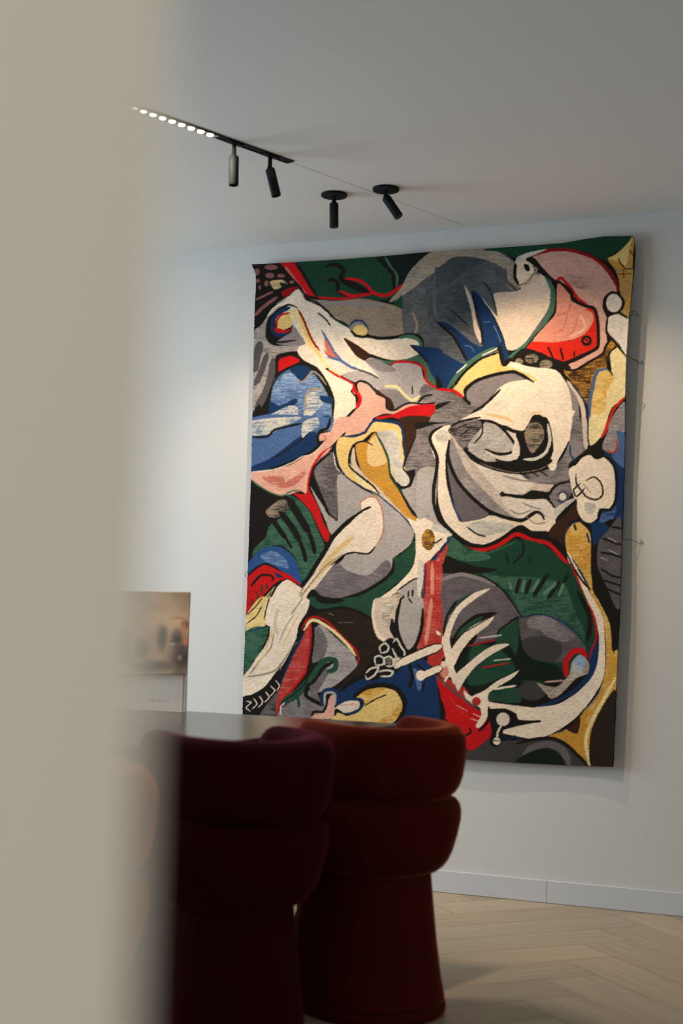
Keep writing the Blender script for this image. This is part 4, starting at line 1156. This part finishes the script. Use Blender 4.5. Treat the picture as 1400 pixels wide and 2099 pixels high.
nb = len(vs); vs += [(x, y+.0015, z) for x, y, z in vs]
fs = []
for i in range(NZp-1):
    for j in range(NXp-1):
        a = i*NXp+j; fs.append((a, a+1, a+NXp+1, a+NXp)); fs.append((nb+a, nb+a+NXp, nb+a+NXp+1, nb+a+1))
for j in range(NXp-1):
    fs.append((j, nb+j, nb+j+1, j+1)); a = (NZp-1)*NXp+j; fs.append((a, a+1, nb+a+1, nb+a))
for i in range(NZp-1):
    a = i*NXp; fs.append((a, a+NXp, nb+a+NXp, nb+a)); a += NXp-1; fs.append((a, nb+a, nb+a+NXp, a+NXp))
po = obj('painting_print', (vs, [], fs), None, prt, True)
ca = po.data.color_attributes.new('paint', 'FLOAT_COLOR', 'POINT')
cc = np.ones((2*nb, 4), 'f'); cc[:nb, :3] = base.reshape(-1, 3); cc[nb:, :3] = (.5, .42, .32); ca.data.foreach_set('color', cc.ravel())
pmt = mat('printed_canvas', (120, 90, 60), .55); q = pmt.node_tree.nodes.new('ShaderNodeVertexColor'); q.layer_name = 'paint'
noise_bump(pmt, 260, .12, .0006); pmt.node_tree.links.new(q.outputs[0], bsdf(pmt).inputs['Base Color']); po.data.materials.append(pmt)
ink = mat('grey_caption_ink', (186, 174, 158), .8)
bm = bmesh.new(); x = -.135; rd = random.Random(4)
for wd in (5, 0, 4, 0, 4):
    if wd == 0: x += .005; continue
    for k in range(wd):
        hgt = rd.choice((.0045, .0045, .007)); box(bm, x, x+.0012, -.0006, 0, .033, .033+hgt)
        if rd.random() < .6: box(bm, x, x+.0032, -.0006, 0, .033+hgt-.001, .033+hgt)
        x += .0052
obj('caption_line', bm, ink, prt)

# =====================================================================
# velvet chairs
# =====================================================================
def velvet(name, col, sheen, tint):
    m = mat(name, col, .85, **{'Sheen Weight': sheen, 'Sheen Roughness': .28, 'Specular IOR Level': .03})
    bsdf(m).inputs['Sheen Tint'].default_value = (*tint, 1)
    vary(m, noise_bump(m, 9, .25, .004), .8, 1.2); return m
vel = {'rust': velvet('rust_velvet', (68, 17, 9), .42, (1, .22, .08)),
       'burgundy': velvet('burgundy_velvet', (44, 5, 13), .12, (1, .08, .2)),
       'coral': velvet('coral_velvet', (120, 40, 24), .5, (1, .35, .2))}
def roll(rad, zc, hz, th, a0_, a1_, n=64, rise=0.0, flare=.0):
    """upholstered horseshoe roll: superellipse section swept round an arc, with rounded-off ends"""
    bm = bmesh.new(); K = 22; rings = []
    ts = [a0_+(a1_-a0_)*i/n for i in range(n+1)]
    endr = th/rad*.95
    for a in ts:
        e_ = min(a-a0_, a1_-a); s = 1.0
        if e_ < endr: s = math.sqrt(max(0, 1-(1-e_/endr)**2))
        s = max(s, .05); ring_ = []
        for k in range(K):
            b = 2*math.pi*k/K; cb, sb = math.cos(b), math.sin(b)
            pr_ = math.copysign(abs(cb)**.8, cb)*th*s; pz = math.copysign(abs(sb)**.7, sb)*hz*(.25+.75*s)
            R_ = rad+pr_+flare*pz
            ring_.append(bm.verts.new((R_*math.cos(a), R_*math.sin(a), zc+pz+rise*(1-math.cos(a))/2*1.5)))
        rings.append(ring_)
    for a, b in zip(rings, rings[1:]):
        for k in range(K): bm.faces.new((a[k], a[(k+1) % K], b[(k+1) % K], b[k]))
    bm.faces.new(rings[0]); bm.faces.new(rings[-1][::-1]); return bm
def forward(bm, k):
    for v in bm.verts:
        if v.co.x < 0: v.co.x *= k
    return bm
def make_chair(label, tone, loc, rotz):
    """horseshoe tub chair; opens towards local -X"""
    m = vel[tone]; t = thing('tub_dining_chair', label, 'chair', loc, rotz, 'velvet tub chairs along the table')
    A = math.radians(128)
    obj('upper_back_roll', roll(.184, .686, .100, .058, -A, A, flare=.10, rise=.012), m, t, True)
    obj('lower_back_roll', roll(.168, .486, .104, .056, -A, A, flare=.24), m, t, True)
    obj('inner_back', roll(.150, .55, .16, .028, -A*.97, A*.97), m, t, True)
    obj('seat', forward(lathe([(0, .37), (.12, .37), (.135, .385), (.14, .42), (.135, .455), (.118, .475), (.06, .482), (0, .483)], 48), 1.6), m, t, True)
    obj('skirt', forward(lathe([(0, .40), (.142, .40), (.151, .39), (.160, .30), (.171, .2), (.185, .1), (.196, .045), (.196, .036), (0, .036)], 56), 1.75), m, t, True)
    obj('plinth', forward(lathe([(0, .036), (.190, .036), (.199, .030), (.201, .015), (.199, .001), (0, .001)], 56), 1.75), m, t, True)
    return t
def at_px(px, dep):
    l = (px-700)/F*dep; p = np.array([0, 0, 0.])+dep*np.array([-math.sin(YAW), math.cos(YAW), 0])+l*np.array([math.cos(YAW), math.sin(YAW), 0]); return (p[0], p[1], 0)
make_chair('rust red velvet tub chair, rightmost and nearest the tapestry', 'rust', at_px(790, 4.05), math.radians(-28))
make_chair('dark burgundy velvet tub chair between the rust one and the blurred wall', 'burgundy', at_px(500, 3.54), math.radians(-28))
make_chair('coral orange velvet chair, leftmost, mostly hidden behind the blurred wall edge', 'coral', at_px(78, 2.68), math.radians(-20))
